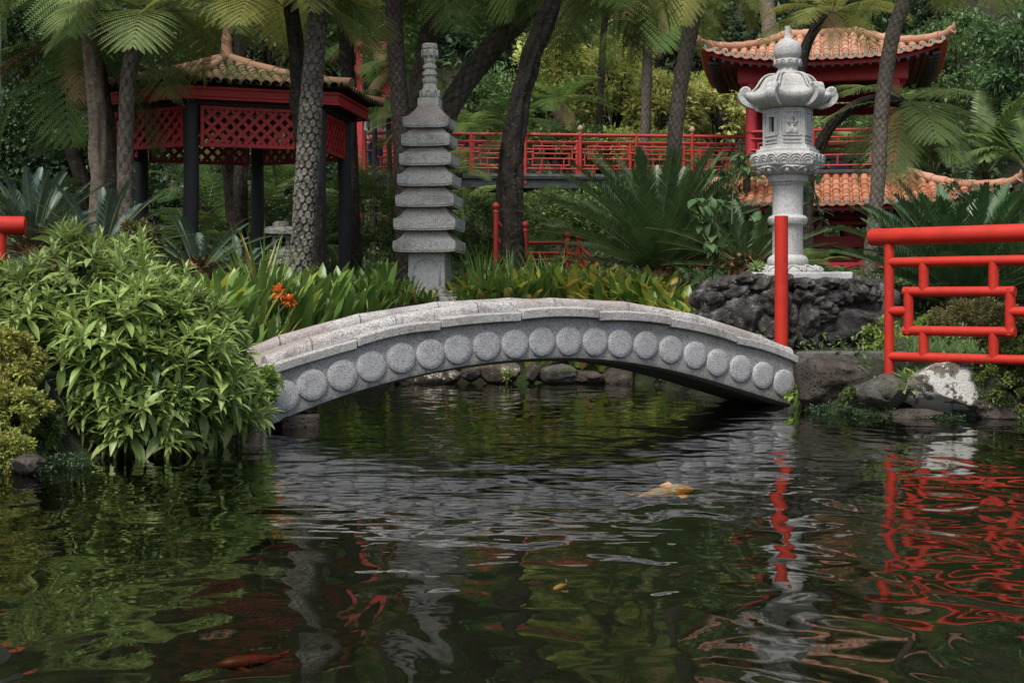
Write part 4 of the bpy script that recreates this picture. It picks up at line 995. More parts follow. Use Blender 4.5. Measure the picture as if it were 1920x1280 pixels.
# lattice railing shared by the bridge, the pavilion and the shore
def lattice_rail(p0,p1,H,rt,r2,parent,mats,z_top=1.,posts=(True,True),pw=.03,rect=(.70,.38),second=.82,low=.12,knob=None,knobmat=None,post_low=0.,post_h=1.0,inset_=.17,top_ext=(0,0),n=10,names=True,vt=.3):
    p0=np.asarray(p0,float);p1=np.asarray(p1,float); d=p1-p0; L=np.linalg.norm(d); d=d/L; up=np.array([0,0,H])
    P=lambda t,h: p0+(p1-p0)*t+up*h
    mb=MB(); e0=top_ext[0]; tube(mb,([P(0,1)-d*e0,P(0,1)-d*(e0-.02)] if e0 else [P(0,1)])+[P(.5,1),P(1,1)+d*top_ext[1]],([rt*.85,rt] if e0 else [rt])+[rt,rt],n); mb.build('top_rail',mats,parent,smooth=50)
    mb=MB(); i=inset_/L if inset_>1e-6 else .1
    for h in (second,low): tube(mb,[P(0,h),P(1,h)],r2,n)
    a,b=i,1-i
    for h in rect: tube(mb,[P(a,h)-d*r2,P(b,h)+d*r2],r2,n)
    for t in (a,b): tube(mb,[P(t,rect[1])-up*r2*.6/H,P(t,rect[0])+up*r2*.6/H],r2*.99,n)
    m_=(rect[0]+rect[1])/2
    tube(mb,[P(0,m_),P(a,m_)],r2,n);tube(mb,[P(b,m_),P(1,m_)],r2,n)
    for t in (vt,1-vt): 
        tube(mb,[P(t,rect[0]),P(t,second)],r2*.99,n); tube(mb,[P(t,low),P(t,rect[1])],r2*.99,n)
    mb.build('lattice_bars',mats,parent,smooth=50)
    for k,t in enumerate((0,1)):
        if posts[k]:
            mb=MB(); tube(mb,[P(t,0)-[0,0,post_low],P(t,post_h)],pw,n+2); po=mb.build('post',mats,parent,smooth=50)
            if knob:
                q=P(t,post_h); mb=MB(); lathe(mb,[(knob*.55,-.01),(knob*.6,.02),(knob*.5,.03),(knob*.85,.05),(knob,.05+knob*.6),(knob*.85,.05+knob*1.2),(knob*.4,.05+knob*1.7),(0.003,.05+knob*2.0)],14,q); mb.build('knob',knobmat if k==0 or knobmat is None else knobmat,po,smooth=60)
def pl_(x,y,z): return np.array([x,y,z-P0z])
RR=M['red_wall']
lattice_rail(pl_(-cw,-1.95,4.14),pl_(-.2,-1.95,4.14),.95,.04,.022,pav,RR,posts=(False,True),pw=.04)
lattice_rail(pl_(-.2,-1.95,4.14),pl_(cw,-1.95,4.14),.95,.04,.022,pav,RR,posts=(False,False),pw=.04)
lattice_rail(pl_(cw,-1.8,4.14),pl_(cw,1.7,4.14),.95,.04,.022,pav,RR,posts=(False,False))
lattice_rail(pl_(-cw,1.7,4.14),pl_(cw,1.7,4.14),.95,.04,.022,pav,RR,posts=(False,False))
# lower storey
for x in (-2.9,-1.0,.62,2.9):
    mb=MB(); tube(mb,[(x,-2.35,-.8),(x,-2.35,3.2-P0z)],.16,14); mb.build('lower_column',M['red_wall'],pav,smooth=50)
    mb=MB(); tube(mb,[(x,2.2,-.2),(x,2.2,3.2-P0z)],.16,14); mb.build('lower_column',M['red_wall'],pav,smooth=50)
for z,h,d,l in ((3.10,.30,-2.4,6.6),(2.86,.10,-2.45,6.4),(2.42,.26,-2.42,6.6),(2.02,.12,-2.35,6.2)):
    mb=MB(); box(mb,(0,d,z-P0z),(l,.2,h)); mb.build('lower_beam',M['red_wall'],pav,bevel=.01)
mb=MB()
for x in (-2.2,-.1,1.6): box(mb,(x,-2.4,2.64-P0z),(.28,.24,.30)); box(mb,(x,-2.4,2.17-P0z),(.28,.22,.2))
mb.build('bracket_blocks',M['red_wall'],pav,bevel=.008)
for sx in (-1,1):
    mb=MB(); box(mb,(sx*3.0,0,2.9-P0z),(.2,4.6,.5)); mb.build('side_beam',M['red_wall'],pav,bevel=.01)
# low red fence in front of it
fy=34.5; fn=thing('low_red_fence','low red plank fence with stone topped post below the red pavilion','fence',(ax(1585,fy-2.5),fy-2.5,az(512,fy-2.5)))
def fp(px,py): 
    y=fy-2.5; return np.array([ax(px,y)-ax(1585,y),0,az(py,y)-az(512,y)])
for a,b,c in ((1500,1690,497),): 
    mb=MB(); beam(mb,fp(a,c),fp(b,c),.05,.13); mb.build('plank',M['red_wall'],fn)
for x in (1510,1615,1690):
    mb=MB(); tube(mb,[fp(x,530),fp(x,486)],.085,12); q=mb.build('post',M['red_wall'],fn,smooth=50)
    mb=MB(); lathe(mb,[(.10,0),(.12,.02),(.12,.05),(.09,.07)],14,fp(x,486)); mb.build('post_cap',M['concrete'],q,smooth=40)

# ------------------------------------------------------------------ red footbridge across the background
def fbY(px): return np.interp(px,[660,1400],[34.3,35.2])
DZ=4.16; RZ=5.10
fb0=thing('red_footbridge','long red latticed footbridge on a black beam leading to the red pavilion','bridge',(ax(1050,34.8),35.6,DZ))
B0=np.array([ax(1050,34.8),35.6,DZ])
def fw(px,off,z): Y=fbY(px); return np.array([ax(px,Y),Y,z])+np.array([0,off,0])-B0
fx=[684,784,883,985,1088,1193,1298,1398]
kn={985:M['knob'],1088:M['knob'],1298:M['knob'],784:M['knob']}
for i in range(len(fx)-1):
    a,b=fx[i],fx[i+1]
    lattice_rail(fw(a,0,DZ),fw(b,0,DZ),RZ-DZ,.045,.022,fb0,M['red_rail'],posts=(True,False),pw=.046,knob=.075 if a in kn else None,knobmat=kn.get(a),post_low=.26 if i%2 else .06,post_h=1.06,n=8,inset_=.2)
    c=1.75
    # far rail, seen through the near one
    lattice_rail(fw(a,c,DZ)+[.35*.0,0,0],fw(b,c,DZ),RZ-DZ,.045,.022,fb0,M['red_rail'],posts=(True,False),pw=.046,knob=.075,knobmat=M['knob'] if i!=4 else M['red_rail'],post_low=.06,post_h=1.06,n=8,inset_=.2)
mb=MB(); beam(mb,fw(660,.87,DZ-.05),fw(1405,.87,DZ-.05),1.9,.07); mb.build('deck_boards',M['concrete'],fb0)
mb=MB()
for o_ in (.0,1.74):
    beam(mb,fw(660,o_,DZ-.11),fw(1405,o_,DZ-.11),.14,.05); beam(mb,fw(660,o_,DZ-.34),fw(1405,o_,DZ-.34),.14,.05); beam(mb,fw(660,o_,DZ-.22),fw(1405,o_,DZ-.22),.03,.20)
mb.build('girders',M['dark_steel'],fb0)
# red gate at its left end
gtY=36.6; gt=thing('red_gate','tall red gate half hidden by ferns at the left end of the footbridge','gate',(ax(700,gtY),gtY,DZ-2.4))
def gl(px,py): return np.array([ax(px,gtY)-ax(700,gtY),0,az(py,gtY)-DZ+2.4])
for x,w in ((675,12),(729,26)):
    mb=MB(); q=gl(x,80); box(mb,(q[0],0,q[2]/2),(w*gtY/F,.3,q[2])); mb.build('gate_post',M['red_wall'],gt,bevel=.01)
mb=MB(); beam(mb,gl(655,95),gl(752,95),.25,.22); beam(mb,gl(660,130),gl(748,130),.2,.16); mb.build('lintel',M['red_wall'],gt,bevel=.01)

# ------------------------------------------------------------------ railings by the water
mb0=M['red']
YA,YB=13.75,12.85
n_=thing('red_railing','thick pipe red railing with rectangular lattice above the white lichen boulder','railing',(ax(1667,YA),YA,.45))
def rl_(px,py,Y): return at(px,py,Y)-np.array([ax(1667,YA),YA,.45])
A=np.array([0,0,az(686,YA)-.45]); zt=az(444,YA)-.45; H=zt-A[2]
dx=ax(1935,YB)-ax(1667,YA); B=np.array([dx,YB-YA,A[2]+.0]); d=B-A
hh=lambda py: (az(py,YA)-.45-A[2])/H
lattice_rail(A,B,H,.083,.047,n_,mb0,posts=(True,True),pw=.047,rect=(hh(547),hh(619)),second=hh(492),low=hh(668),top_ext=(.20,0),inset_=.20,n=18,post_low=.12,post_h=.99,vt=.255)
lattice_rail(B,B+d,H,.083,.047,n_,mb0,posts=(False,True),pw=.047,rect=(hh(547),hh(619)),second=hh(492),low=hh(668),inset_=.20,n=18,post_low=.12,post_h=.99,vt=.255)
q=15.3; mb=MB(); tube(mb,[(0,0,-.25),(0,0,az(405,q)-.5)],.072,24); mb.build('red_post',M['red'],smooth=50,loc=(ax(1465,q),q,.5)); o=bpy.data.objects['red_post']; tag(o,'single flat topped red post at the right end of the granite bridge','post')
YL=12.3; L0=np.array([ax(1,YL),YL,.75]); 
nl=thing('red_railing','thick pipe red railing end showing at the left edge behind the leafy shrub','railing',tuple(L0))
A=np.array([0,0,0.]); H=az(423,YL)-.75; B=np.array([-2.1,-.25,0.])
lattice_rail(A,B,H,.082,.047,nl,mb0,posts=(True,True),pw=.05,rect=(.56,.26),second=.78,low=.06,top_ext=(.21,0),inset_=.2,n=18,post_low=.3,post_h=.99)
# winding red handrail behind the dark trunk
HY=22.4; hd=thing('red_handrail','winding red handrail with ball topped posts behind the dark trunk','handrail',(ax(985,HY),HY,1.3))
def hp(px,py,dy=0.): return np.array([ax(px,HY+dy)-ax(985,HY),dy,az(py,HY+dy)-1.3])
hpost=[(930,395,520,-.2),(985,430,520,0),(1064,448,520,.4),(1086,452,520,.0),(1030,535,560,-.5)]
for x,y0,y1,dy in hpost[:4]:
    mb=MB(); tube(mb,[hp(x,y1,dy),hp(x,y0,dy)],.042,12); po=mb.build('post',M['red_rail'],hd,smooth=50)
    mb=MB(); lathe(mb,[(.045,-.04),(.052,-.02),(.04,0),(.035,.015),(.055,.04),(.062,.07),(.05,.105),(.02,.13)],14,hp(x,y0,dy)); mb.build('ball_knob',M['red_rail'],po,smooth=60)
def seg(pts,r=.028):
    mb=MB(); tube(mb,pts,r,10); mb.build('rail',M['red_rail'],hd,smooth=50)
for dz in (0,33,62): seg([hp(932,415+dz,-.2),hp(945,432+dz,-.15),hp(985,448+dz*.9,0)])
for y in (455,475,488): seg([hp(985,y,0),hp(1064,y,.4)])
for y in (455,475,488): seg([hp(1064,y,.4),hp(1086,y+4,0),hp(1118,y+40,-.9)])
lw=thing('low_pipe_rail','low thick red pipe rail among the strap leaves right of the pagoda','railing',(ax(950,21),21.0,1.1))
def lp(px,py): return at(px,py,21.)-np.array([ax(950,21),21.,1.1])
mb=MB(); tube(mb,[lp(866,517),lp(1030,518)],.045,14); mb.build('top_rail',M['red'],lw,smooth=50)
for x in (893,1012):
    mb=MB(); tube(mb,[lp(x,580),lp(x,518)],.035,12); mb.build('post',M['red'],lw,smooth=50)

# ------------------------------------------------------------------ visitor on the footbridge
def skin_obj(name,verts,edges,radii,mat,parent,root=0,sub=2):
    me=bpy.data.meshes.new(name); me.from_pydata([tuple(v) for v in verts],edges,[]); me.materials.append(mat)
    o=bpy.data.objects.new(name,me); COL.objects.link(o); o.parent=parent
    md=o.modifiers.new('skin','SKIN'); md.use_smooth_shade=True
    sv=me.skin_vertices[0].data if me.skin_vertices else None
    if sv is None:
        bm=bmesh.new(); bm.from_mesh(me); ly=bm.verts.layers.skin.verify(); bm.to_mesh(me); bm.free(); sv=me.skin_vertices[0].data
    for i,r in enumerate(radii):
        sv[i].radius=r if isinstance(r,tuple) else (r,r); sv[i].use_root=(i==root)
    s=o.modifiers.new('sub','SUBSURF'); s.levels=sub; s.render_levels=sub
    return o
vx,vy=ax(704,35.3),35.3
pe=thing('person','person in grey top and navy trousers standing behind the footbridge railing','person',(vx,vy,DZ),R(20))
V=[(0,0,.95),(0,.0,1.12),(0,.01,1.30),(0,.01,1.44),(0,0,1.52),(0,-.01,1.62),(0,-.01,1.72)]; E=[(i,i+1) for i in range(6)]; Rd=[(.15,.11),(.13,.10),(.16,.11),(.11,.08),(.055,.055),(.085,.095),(.06,.07)]
for sd in (-1,1):
    b=len(V); V+=[(sd*.10,0,.88),(sd*.11,-.03*sd,.50),(sd*.11,.02,.10),(sd*.11,-.12,.03)]; E+=[(0,b),(b,b+1),(b+1,b+2),(b+2,b+3)]; Rd+=[.09,.06,.042,(.04,.03)]
    b=len(V); V+=[(sd*.19,.01,1.42),(sd*.24,.03,1.15),(sd*.22,-.10,.92),(sd*.215,-.13,.85)]; E+=[(3,b),(b,b+1),(b+1,b+2),(b+2,b+3)]; Rd+=[.06,.042,.03,(.035,.018)]
    h=b+3
    for k,(dx_,l) in enumerate(((-.03,.065),(-.01,.075),(.01,.07),(.03,.055))):
        b=len(V); V+=[(sd*.215+dx_,-.15,.81),(sd*.215+dx_*1.1,-.155,.81-l*.8)]; E+=[(h,b),(b,b+1)]; Rd+=[.010,.008]
    b=len(V); V+=[(sd*.215-sd*.04,-.16,.835),(sd*.215-sd*.05,-.175,.80)]; E+=[(h,b),(b,b+1)]; Rd+=[.011,.008]
bd=skin_obj('body',V,E,Rd,M['skin'],pe)
V=[(0,0,.97),(0,0,.90)];E=[(0,1)];Rd=[(.16,.12),(.155,.12)]
for sd in (-1,1):
    b=len(V); V+=[(sd*.10,0,.82),(sd*.11,-.03*sd,.50),(sd*.11,.02,.09)]; E+=[(1,b),(b,b+1),(b+1,b+2)]; Rd+=[.10,.078,.066]
skin_obj('trousers',V,E,Rd,M['trousers'],pe)
V=[(0,0,.86),(0,.0,1.12),(0,.01,1.30),(0,.01,1.45)];E=[(0,1),(1,2),(2,3)];Rd=[(.165,.125),(.15,.12),(.175,.125),(.12,.09)]
for sd in (-1,1):
    b=len(V); V+=[(sd*.19,.01,1.42),(sd*.24,.03,1.15),(sd*.222,-.09,.94)]; E+=[(3,b),(b,b+1),(b+1,b+2)]; Rd+=[.072,.055,.045]
skin_obj('shirt',V,E,Rd,M['shirt'],pe)
skin_obj('hair',[(0,.03,1.60),(0,.015,1.72),(0,-.03,1.76)],[(0,1),(1,2)],[(.075,.06),(.098,.085),(.07,.05)],M['hair'],pe)
for sd in (-1,1):
    skin_obj('shoe',[(sd*.11,.05,.035),(sd*.11,-.08,.035),(sd*.11,-.16,.03)],[(0,1),(1,2)],[.04,.045,.035],M['shoe'],pe,sub=1)
# face: nose, eyes, mouth
mb=MB(); tube(mb,[(0,-.10,1.66),(0,-.125,1.635),(0,-.105,1.625)],[.008,.014,.01],6)
for sd in (-1,1): tube(mb,[(sd*.087,-.01,1.67),(sd*.10,0,1.64),(sd*.088,-.01,1.61)],[.01,.016,.01],6)
mb.build('nose_and_ears',M['skin'],pe,smooth='all')
mb=MB()
for sd in (-1,1): lathe(mb,[(.002,-.008),(.009,-.004),(.011,0),(.009,.004),(.002,.008)],8,(sd*.034,-.094,1.66))
tube(mb,[(-.025,-.098,1.59),(0,-.104,1.588),(.025,-.098,1.59)],.005,5); mb.build('eyes_and_mouth',M['hair'],pe,smooth='all')

# ------------------------------------------------------------------ koi
def koi(px,py,L,rz,mat,label,bend=.14,dz=-.05):
    # point on the water, just below the surface
    Y=CH*F/(py-HZ); x=ax(px,Y)
    k=thing('koi',label,'fish',(x,Y,dz),rz); mb=MB(); rg=[]
    for t in np.linspace(0,1,16):
        w=np.interp(t,[0,.06,.2,.4,.65,.85,1],[.012,.06,.105,.115,.085,.04,.022])*L; h=w*1.1; y=bend*L*(t-.4)**2
        rg.append([[ (t-.5)*L*.86, y+w*math.cos(a), h*math.sin(a)*.75] for a in np.arange(12)/12*2*PI])
    loft(mb,rg,True); mb.build('body',mat,k,smooth='all')
    mb=MB(); e=(.36*L,bend*L*.36)
    for sg in (-1,1): mb.add([[.34*L+.07*L,bend*L*.3,.01],[.34*L+.22*L,bend*L*.36+sg*.09*L,.02],[.34*L+.18*L,bend*L*.4,.01],[.34*L+.07*L,bend*L*.3,-.005]],[[0,1,2,3]])
    mb.build('tail_fin',mat,k)
    mb=MB()
    for sg in (-1,1): mb.add([[-.22*L,sg*.09*L,-.01],[-.12*L,sg*.09*L,-.01],[-.04*L,sg*.24*L,-.02],[-.13*L,sg*.26*L,-.015]],[[0,1,2,3]])
    mb.build('pectoral_fins',mat,k)
    mb=MB(); mb.add([[-.12*L,0.02*L,.08*L],[.12*L,.02*L,.06*L],[.10*L,.03*L,.10*L],[-.04*L,.02*L,.13*L]],[[0,1,2,3]]); mb.build('dorsal_fin',mat,k)
koi(1246,908,.52,R(215),M['koi'],'pale orange koi swimming under the surface before the bridge')
koi(470,1172,.26,R(25),M['koi_red'],'red koi in the dark water at lower left',dz=-.12)
koi(1052,1076,.13,R(60),M['koi'],'little orange koi in the dark water below the bridge reflection')
# ------------------------------------------------------------------ fern crowns (shared meshes)
def crown_mesh(name,seed,**k):
    mb=MB(); rosette(mb,np.random.default_rng(seed),**k); o=mb.build(name,[M['fern'],M['rachis'],M['fern_dead']]); me=o.data; bpy.data.objects.remove(o); return me
CR={'a':crown_mesh('fern_crown',1,nf=12,L=2.0,npin=17,nple=24,plen=.74,el=(5,40),droop=(55,90)),
    'b':crown_mesh('fern_crown',2,nf=12,L=2.0,npin=17,nple=24,plen=.78,el=(0,35),droop=(55,95)),
    'c':crown_mesh('fern_crown',3,nf=12,L=2.0,npin=17,nple=20,plen=.70,el=(10,50),droop=(40,75),dead=2),
    'g':crown_mesh('fern_crown',4,nf=11,L=1.2,npin=15,nple=16,plen=.44,el=(25,65),droop=(55,95)),
    'h':crown_mesh('fern_crown',6,nf=14,L=2.0,npin=17,nple=20,plen=.68,el=(-30,25),droop=(40,75),dead=3),
    'd':crown_mesh('fern_crown',8,nf=9,L=2.0,npin=17,nple=20,plen=.68,el=(-20,25),droop=(40,75),dead=7)}
def crown(parent,kind,loc,mat,sc=1.,rz=0,tilt=(0,0),name='crown'):
    o=bpy.data.objects.new(name,CR[kind]); COL.objects.link(o); o.parent=parent; o.location=loc; o.scale=(sc,)*3; o.rotation_euler=(tilt[0],tilt[1],rz)
    o.material_slots[0].link='OBJECT'; o.material_slots[0].material=M[mat]
    return o
def trunk_mesh(P,r,style,N=8,row=.10,na=40,ds=.022,amp=.016,seed=0,flare=.0):
    """trunk surface with leaf scars in spiral rows; P path (local), r radii"""
    P=np.asarray(P,float); L=np.concatenate([[0],np.cumsum(np.linalg.norm(np.diff(P,axis=0),axis=1))]); n=max(8,int(L[-1]/ds)); s=np.linspace(0,L[-1],n)
    Q=smoothpath(P,240); Lq=np.concatenate([[0],np.cumsum(np.linalg.norm(np.diff(Q,axis=0),axis=1))]); s=np.linspace(0,Lq[-1],n)
    C=np.stack([np.interp(s,Lq,Q[:,k]) for k in range(3)],1); rad=np.interp(s/Lq[-1],np.linspace(0,1,len(r)),r)
    T,Nn,B=frames(C); th=np.arange(na)/na*2*PI
    TH,S_=np.meshgrid(th,s); r0=float(np.mean(rad))
    g=np.random.default_rng(seed)
    lob=sum(a*np.sin(k*TH+f*S_+p) for a,k,f,p in [(.035,2,1.1,g.uniform(0,6)),(.03,3,2.3,g.uniform(0,6)),(.02,1,4.1,g.uniform(0,6))])
    scar=np.zeros(TH.shape); D=np.zeros(TH.shape)
    if style in ('scar','disc'):
        jit=g.uniform(-.3,.3,(int(Lq[-1]/row)+4,N)); best=np.full(TH.shape,9.)
        k0=np.floor(S_/row).astype(int)
        for dk in (-1,0,1,2):
            k=k0+dk; off=(k%2)*.5+k*.04
            u=TH/(2*PI)*N-off; j=np.round(u); du=(u-j); kk=np.clip(k,0,jit.shape[0]-1); jj=(j.astype(int))%N
            w=2*PI*r0/N
            a,b=(w*.50,row*.88) if style=='scar' else (w*.40,row*.62)
            d=np.sqrt((du*w/a)**2+((S_-k*row-jit[kk,jj]*row*.5)/b)**2); best=np.minimum(best,d)
        if style=='scar':
            D=amp*np.clip(1.15-best,0,.5)*2; scar=np.clip((.72-best)/.2,0,1)*np.clip(.35+g.uniform(0,.3),0,1)
        else:
            up=np.clip((S_/Lq[-1]-.42)/.12,0,1); rnd=g.uniform(.25,1.,jit.shape); kk=np.clip(k0,0,jit.shape[0]-1); jj=np.round(TH/(2*PI)*N-((k0%2)*.5+k0*.04)).astype(int)%N
            D=amp*np.where(best<1,np.minimum(1,(1-best)*5),0)*(1-.35*np.clip((.6-best)/.3,0,1))*(1-.45*up); scar=np.clip((.95-best)/.15,0,1)*rnd[kk,jj]*(1-.62*up)
    else:
        nz=np.array([[mnoise.noise(Vector((math.cos(t)*2.2+seed,math.sin(t)*2.2,q*2.6))) for t in th] for q in s[::3]])
        nz=np.repeat(nz,3,0)[:len(s)]; D=nz*amp*2.2
        if style=='ring': D+=amp*.5*np.abs(np.sin(S_*PI/row))
    RR_=rad[:,None]*(1+lob)+D
    if flare: RR_*= (1+flare*np.exp(-S_/.18))
    V=C[:,None]+RR_[...,None]*(np.cos(TH)[...,None]*Nn[:,None]+np.sin(TH)[...,None]*B[:,None])
    mb=MB(); loft(mb,V,True,True,True,a=scar); return mb
def fern_tree(label,path,Y,w,style,mat,crown_=None,group=None,N=8,row=.1,na=32,ds=.03,amp=.012,seed=0,extra=None,cname='tree_fern',cat='tree fern',flare=.15):
    Ys=np.broadcast_to(np.asarray(Y,float),(len(path),)) if np.ndim(Y)==0 else np.asarray(Y)
    P=np.array([at(x,y,q) for (x,y),q in zip(path,Ys)]); base=P[0].copy(); g0=gz(base[0],base[1]); base[2]=min(base[2],g0+.1)-.15
    if P[0][2]>base[2]: P=np.vstack([[P[0][0],P[0][1],base[2]],P]) if P[0][2]-base[2]>.05 else P
    t=thing(cname,label,cat,tuple(base),0,group)
    r=np.asarray(w,float)/2/F*Ys.mean()
    trunk_mesh(P-base,r,style,N,row,na,ds,amp,seed,flare).build('trunk',M[mat],t,smooth='all',attr='scar')
    if crown_:
        for (kind,(cx,cy),m_,sc,rz) in ([crown_] if isinstance(crown_[0],str) else crown_):
            crown(t,kind,tuple(at(cx,cy,Ys[-1])-base),m_,sc,rz)
    return t
A_=fern_tree
A_('tree fern trunk covered in pale round leaf scars right in front of the gazebo',[(553,575),(558,530),(566,470),(572,400),(577,300),(584,180),(591,80),(600,0),(618,-240)],18.0,[38,37,37,38,38,37,37,38,36],'disc','bark_main',('h',(618,-260),'fern_dark',1.15,.3),N=9,row=.088,na=110,ds=.011,amp=.022,seed=1)
A_('dark mossy trunk just behind the scarred one, with yellow green fronds over the gazebo',[(602,560),(594,480),(588,400),(575,300),(562,200),(557,110),(550,40),(538,-40)],18.7,[42,40,38,34,30,28,26,24],'rough','bark_dark',('b',(505,-6),'fern_yellow',.90,1.3),seed=2,amp=.02)
A_('thick pale smooth trunk at left, nearest the gazebo roof corner',[(182,470),(184,400),(186,330),(181,200),(173,100),(166,0),(160,-130)],19.0,[40,36,33,31,31,33,33],'rough','bark_pale',('h',(160,-150),'fern_mid',1.1,.8),seed=3,amp=.016,cname='tree',cat='tree')
A_('slim diamond scarred fern trunk under a bright drooping umbrella of fronds',[(237,470),(236,400),(235,300),(238,200),(243,130),(256,70),(266,30)],18.5,[24,24,26,27,25,24,22],'scar','bark_brown',('b',(282,26),'fern',.84,.2),N=6,row=.11,na=48,ds=.016,amp=.016,seed=4)
A_('leaning brown trunk between the pale smooth trunk and the slim diamond scarred one',[(226,470),(218,380),(208,280),(196,180),(172,70)],20.2,[28,27,25,24,22],'rough','bark_brown',('h',(142,72),'fern_dark',1.05,2.2),seed=5)
A_('leaning grey trunk at the far left in front of the ivy',[(158,380),(150,330),(138,290),(124,245),(112,180),(100,80),(72,-8)],21.0,[30,28,27,26,24,22,22],'rough','bark_brown',('a',(62,-18),'fern',.86,1.1),seed=6)
A_('dark trunk seen standing under the gazebo roof',[(458,520),(450,470),(441,420),(433,350),(428,300),(424,230)],25.5,[34,32,28,27,26,24],'rough','bark_brown',('h',(424,190),'fern_dark',.9,.4),seed=7)
A_('straight dark fern trunk with pale flecks left of the stone pagoda',[(757,560),(757,480),(757,400),(755,300),(748,180),(742,80),(738,0),(728,-240)],22.0,[32,31,30,30,30,29,29,28],'scar','bark_dark',('h',(728,-250),'fern_dark',1.25,.1),N=8,row=.075,na=48,ds=.018,amp=.010,seed=8)
A_('brown fibrous trunk leaning right behind the pagoda spire',[(764,470),(770,330),(779,220),(796,110),(814,10),(826,-120)],23.5,[38,36,35,34,34,32],'rough','bark_brown',('h',(826,-140),'fern_mid',1.25,.9),seed=9,amp=.03)
A_('diamond scarred trunk leaning far to the right from behind the pagoda',[(792,470),(806,330),(834,225),(866,165),(912,103),(962,48),(1014,-4),(1060,-60)],24.0,[40,40,40,40,38,38,36,34],'scar','bark_brown',('h',(1075,-110),'fern_dark',1.3,.5),N=8,row=.14,na=56,ds=.018,amp=.015,seed=10)
A_('thick black brown trunk right of the pagoda, bending to the right at its top',[(966,540),(963,480),(960,400),(962,300),(973,200),(996,110),(1030,20),(1066,-90)],21.0,[50,44,39,36,36,34,32,30],'rough','bark_dark',('h',(1085,-210),'fern_dark',1.25,2.4),seed=11,amp=.03)
A_('young tree fern with thin trunk behind the thick black brown trunk',[(936,440),(938,360),(942,300),(950,250)],27.0,[15,14,13,12],'ring','bark_brown',('c',(952,238),'fern_mid',.62,.3),seed=12)
A_('small tree fern behind the yellow green bushes, with a shaggy brown base',[(1045,260),(1046,235),(1048,200)],39.5,[24,20,16],'ring','bark_brown',('c',(1049,190),'fern_mid',.85,1.3),seed=24)
A_('distant scaly trunk rising from behind the footbridge among yellow green bushes',[(1210,340),(1210,250),(1213,150),(1215,40)],37.5,[17,17,17,16],'scar','bark_brown',('d',(1216,5),'fern_mid',1.1,.6),N=7,row=.10,na=32,ds=.03,amp=.014,seed=13)
A_('scaly fern trunk leaning right in front of the footbridge',[(1262,400),(1263,300),(1268,230),(1281,130),(1297,40),(1308,-40),(1314,-90)],26.0,[27,26,26,27,27,28,26],'scar','bark_brown',('h',(1318,-90),'fern_yellow',.95,.2),N=8,row=.085,na=48,ds=.018,amp=.012,seed=14)
A_('slender speckled trunk right of the lantern, curving out at the top',[(1627,530),(1633,470),(1641,400),(1649,300),(1652,220),(1659,150),(1676,60),(1700,0),(1730,-40)],24.0,[26,25,24,25,27,27,27,27,26],'scar','bark_brown',('a',(1765,-62),'fern_yellow',1.05,.7),N=7,row=.07,na=44,ds=.018,amp=.008,seed=15)
A_('tree fern with an arching dark trunk growing sideways behind the lantern',[(1516,330),(1530,290),(1548,252),(1580,214),(1618,192),(1655,186),(1690,192)],25.5,[17,16,16,17,17,17,17],'ring','bark_dark',('h',(1705,192),'fern',.95,.15),row=.05,amp=.02,seed=16)
A_('tree fern with dark trunk and feathery yellow crown before the upper roof',[(1492,300),(1496,190),(1506,105),(1524,62),(1550,32)],27.0,[22,21,20,19,18],'rough','bark_dark',('c',(1560,24),'fern_yellow',.80,.9),seed=17,amp=.02)
A_('dark trunk behind the right corner of the gazebo',[(664,520),(662,450),(658,330),(655,200),(650,100),(648,0),(646,-120)],24.5,[30,28,27,27,27,26,25],'rough','bark_dark',('h',(646,-140),'fern_dark',1.2,.2),seed=18)
A_('dark trunk rising directly behind the gazebo roof finial',[(452,330),(451,200),(450,110),(458,20),(478,-40)],24.6,[26,25,24,24,22],'rough','bark_dark',('b',(482,-60),'fern_dark',.95,1.9),seed=19)
A_('tree fern with a thin stem and light crown above the yellow green bushes',[(1124,250),(1126,180),(1130,90),(1138,0)],40.0,[13,12,12,12],'ring','bark_dark',('b',(1140,-24),'fern',1.2,.4),seed=20)
A_('pale grey forked trunk on the slope above the pavilion',[(1446,120),(1444,60),(1436,0),(1424,-80)],46.0,[36,34,28,24],'rough','bark_pale',None,seed=21,cname='tree',cat='tree')

# ferns growing on the ground
gf=[(350,420,25.5,'fern_dark',1.25),(300,450,24.8,'fern_dark',1.1),(520,420,26.5,'fern_dark',1.3),(430,440,27.5,'fern_dark',1.3),(500,360,29,'fern_dark',1.4),(390,360,29.5,'fern_dark',1.4),(585,440,26,'fern_dark',1.1),(630,380,28.5,'fern_mid',1.2),(880,220,38.5,'fern_mid',1.0),(820,230,38.8,'fern_mid',1.1),(860,300,33,'fern_mid',.9),(880,370,30.0,'fern_mid',1.1),(1010,440,25.0,'fern_mid',.8),(1480,480,22.5,'fern_dark',.8),(1560,505,22.0,'cycad',.7),(1520,470,24.0,'fern_mid',.7),(700,300,36,'fern_mid',.9),(1400,300,33.,'fern_mid',.7),(90,350,20.5,'fern_dark',.9)]  # shade behind the gazebo is put into the darker fern colour
rg_=np.random.default_rng(31)
for i,(x,y,Y,m_,sc) in enumerate(gf):
    p=at(x,y,Y); g0=gz(p[0],p[1]); 
    t=thing('ground_fern','green fern spreading its fronds among the plants behind the pond','fern',(p[0],p[1],max(g0,min(p[2]-.35,p[2]))-.0),rg_.uniform(0,6),'ferns growing behind the pond')
    h=max(.0,p[2]-.35-g0)
    if h>.1:
        mb=MB(); tube(mb,[(0,0,-h-.1),(0,0,.05)],.09,10); mb.build('trunk',M['bark_dark'],t,smooth=True)
    crown(t,'g',(0,0,0),m_,sc)

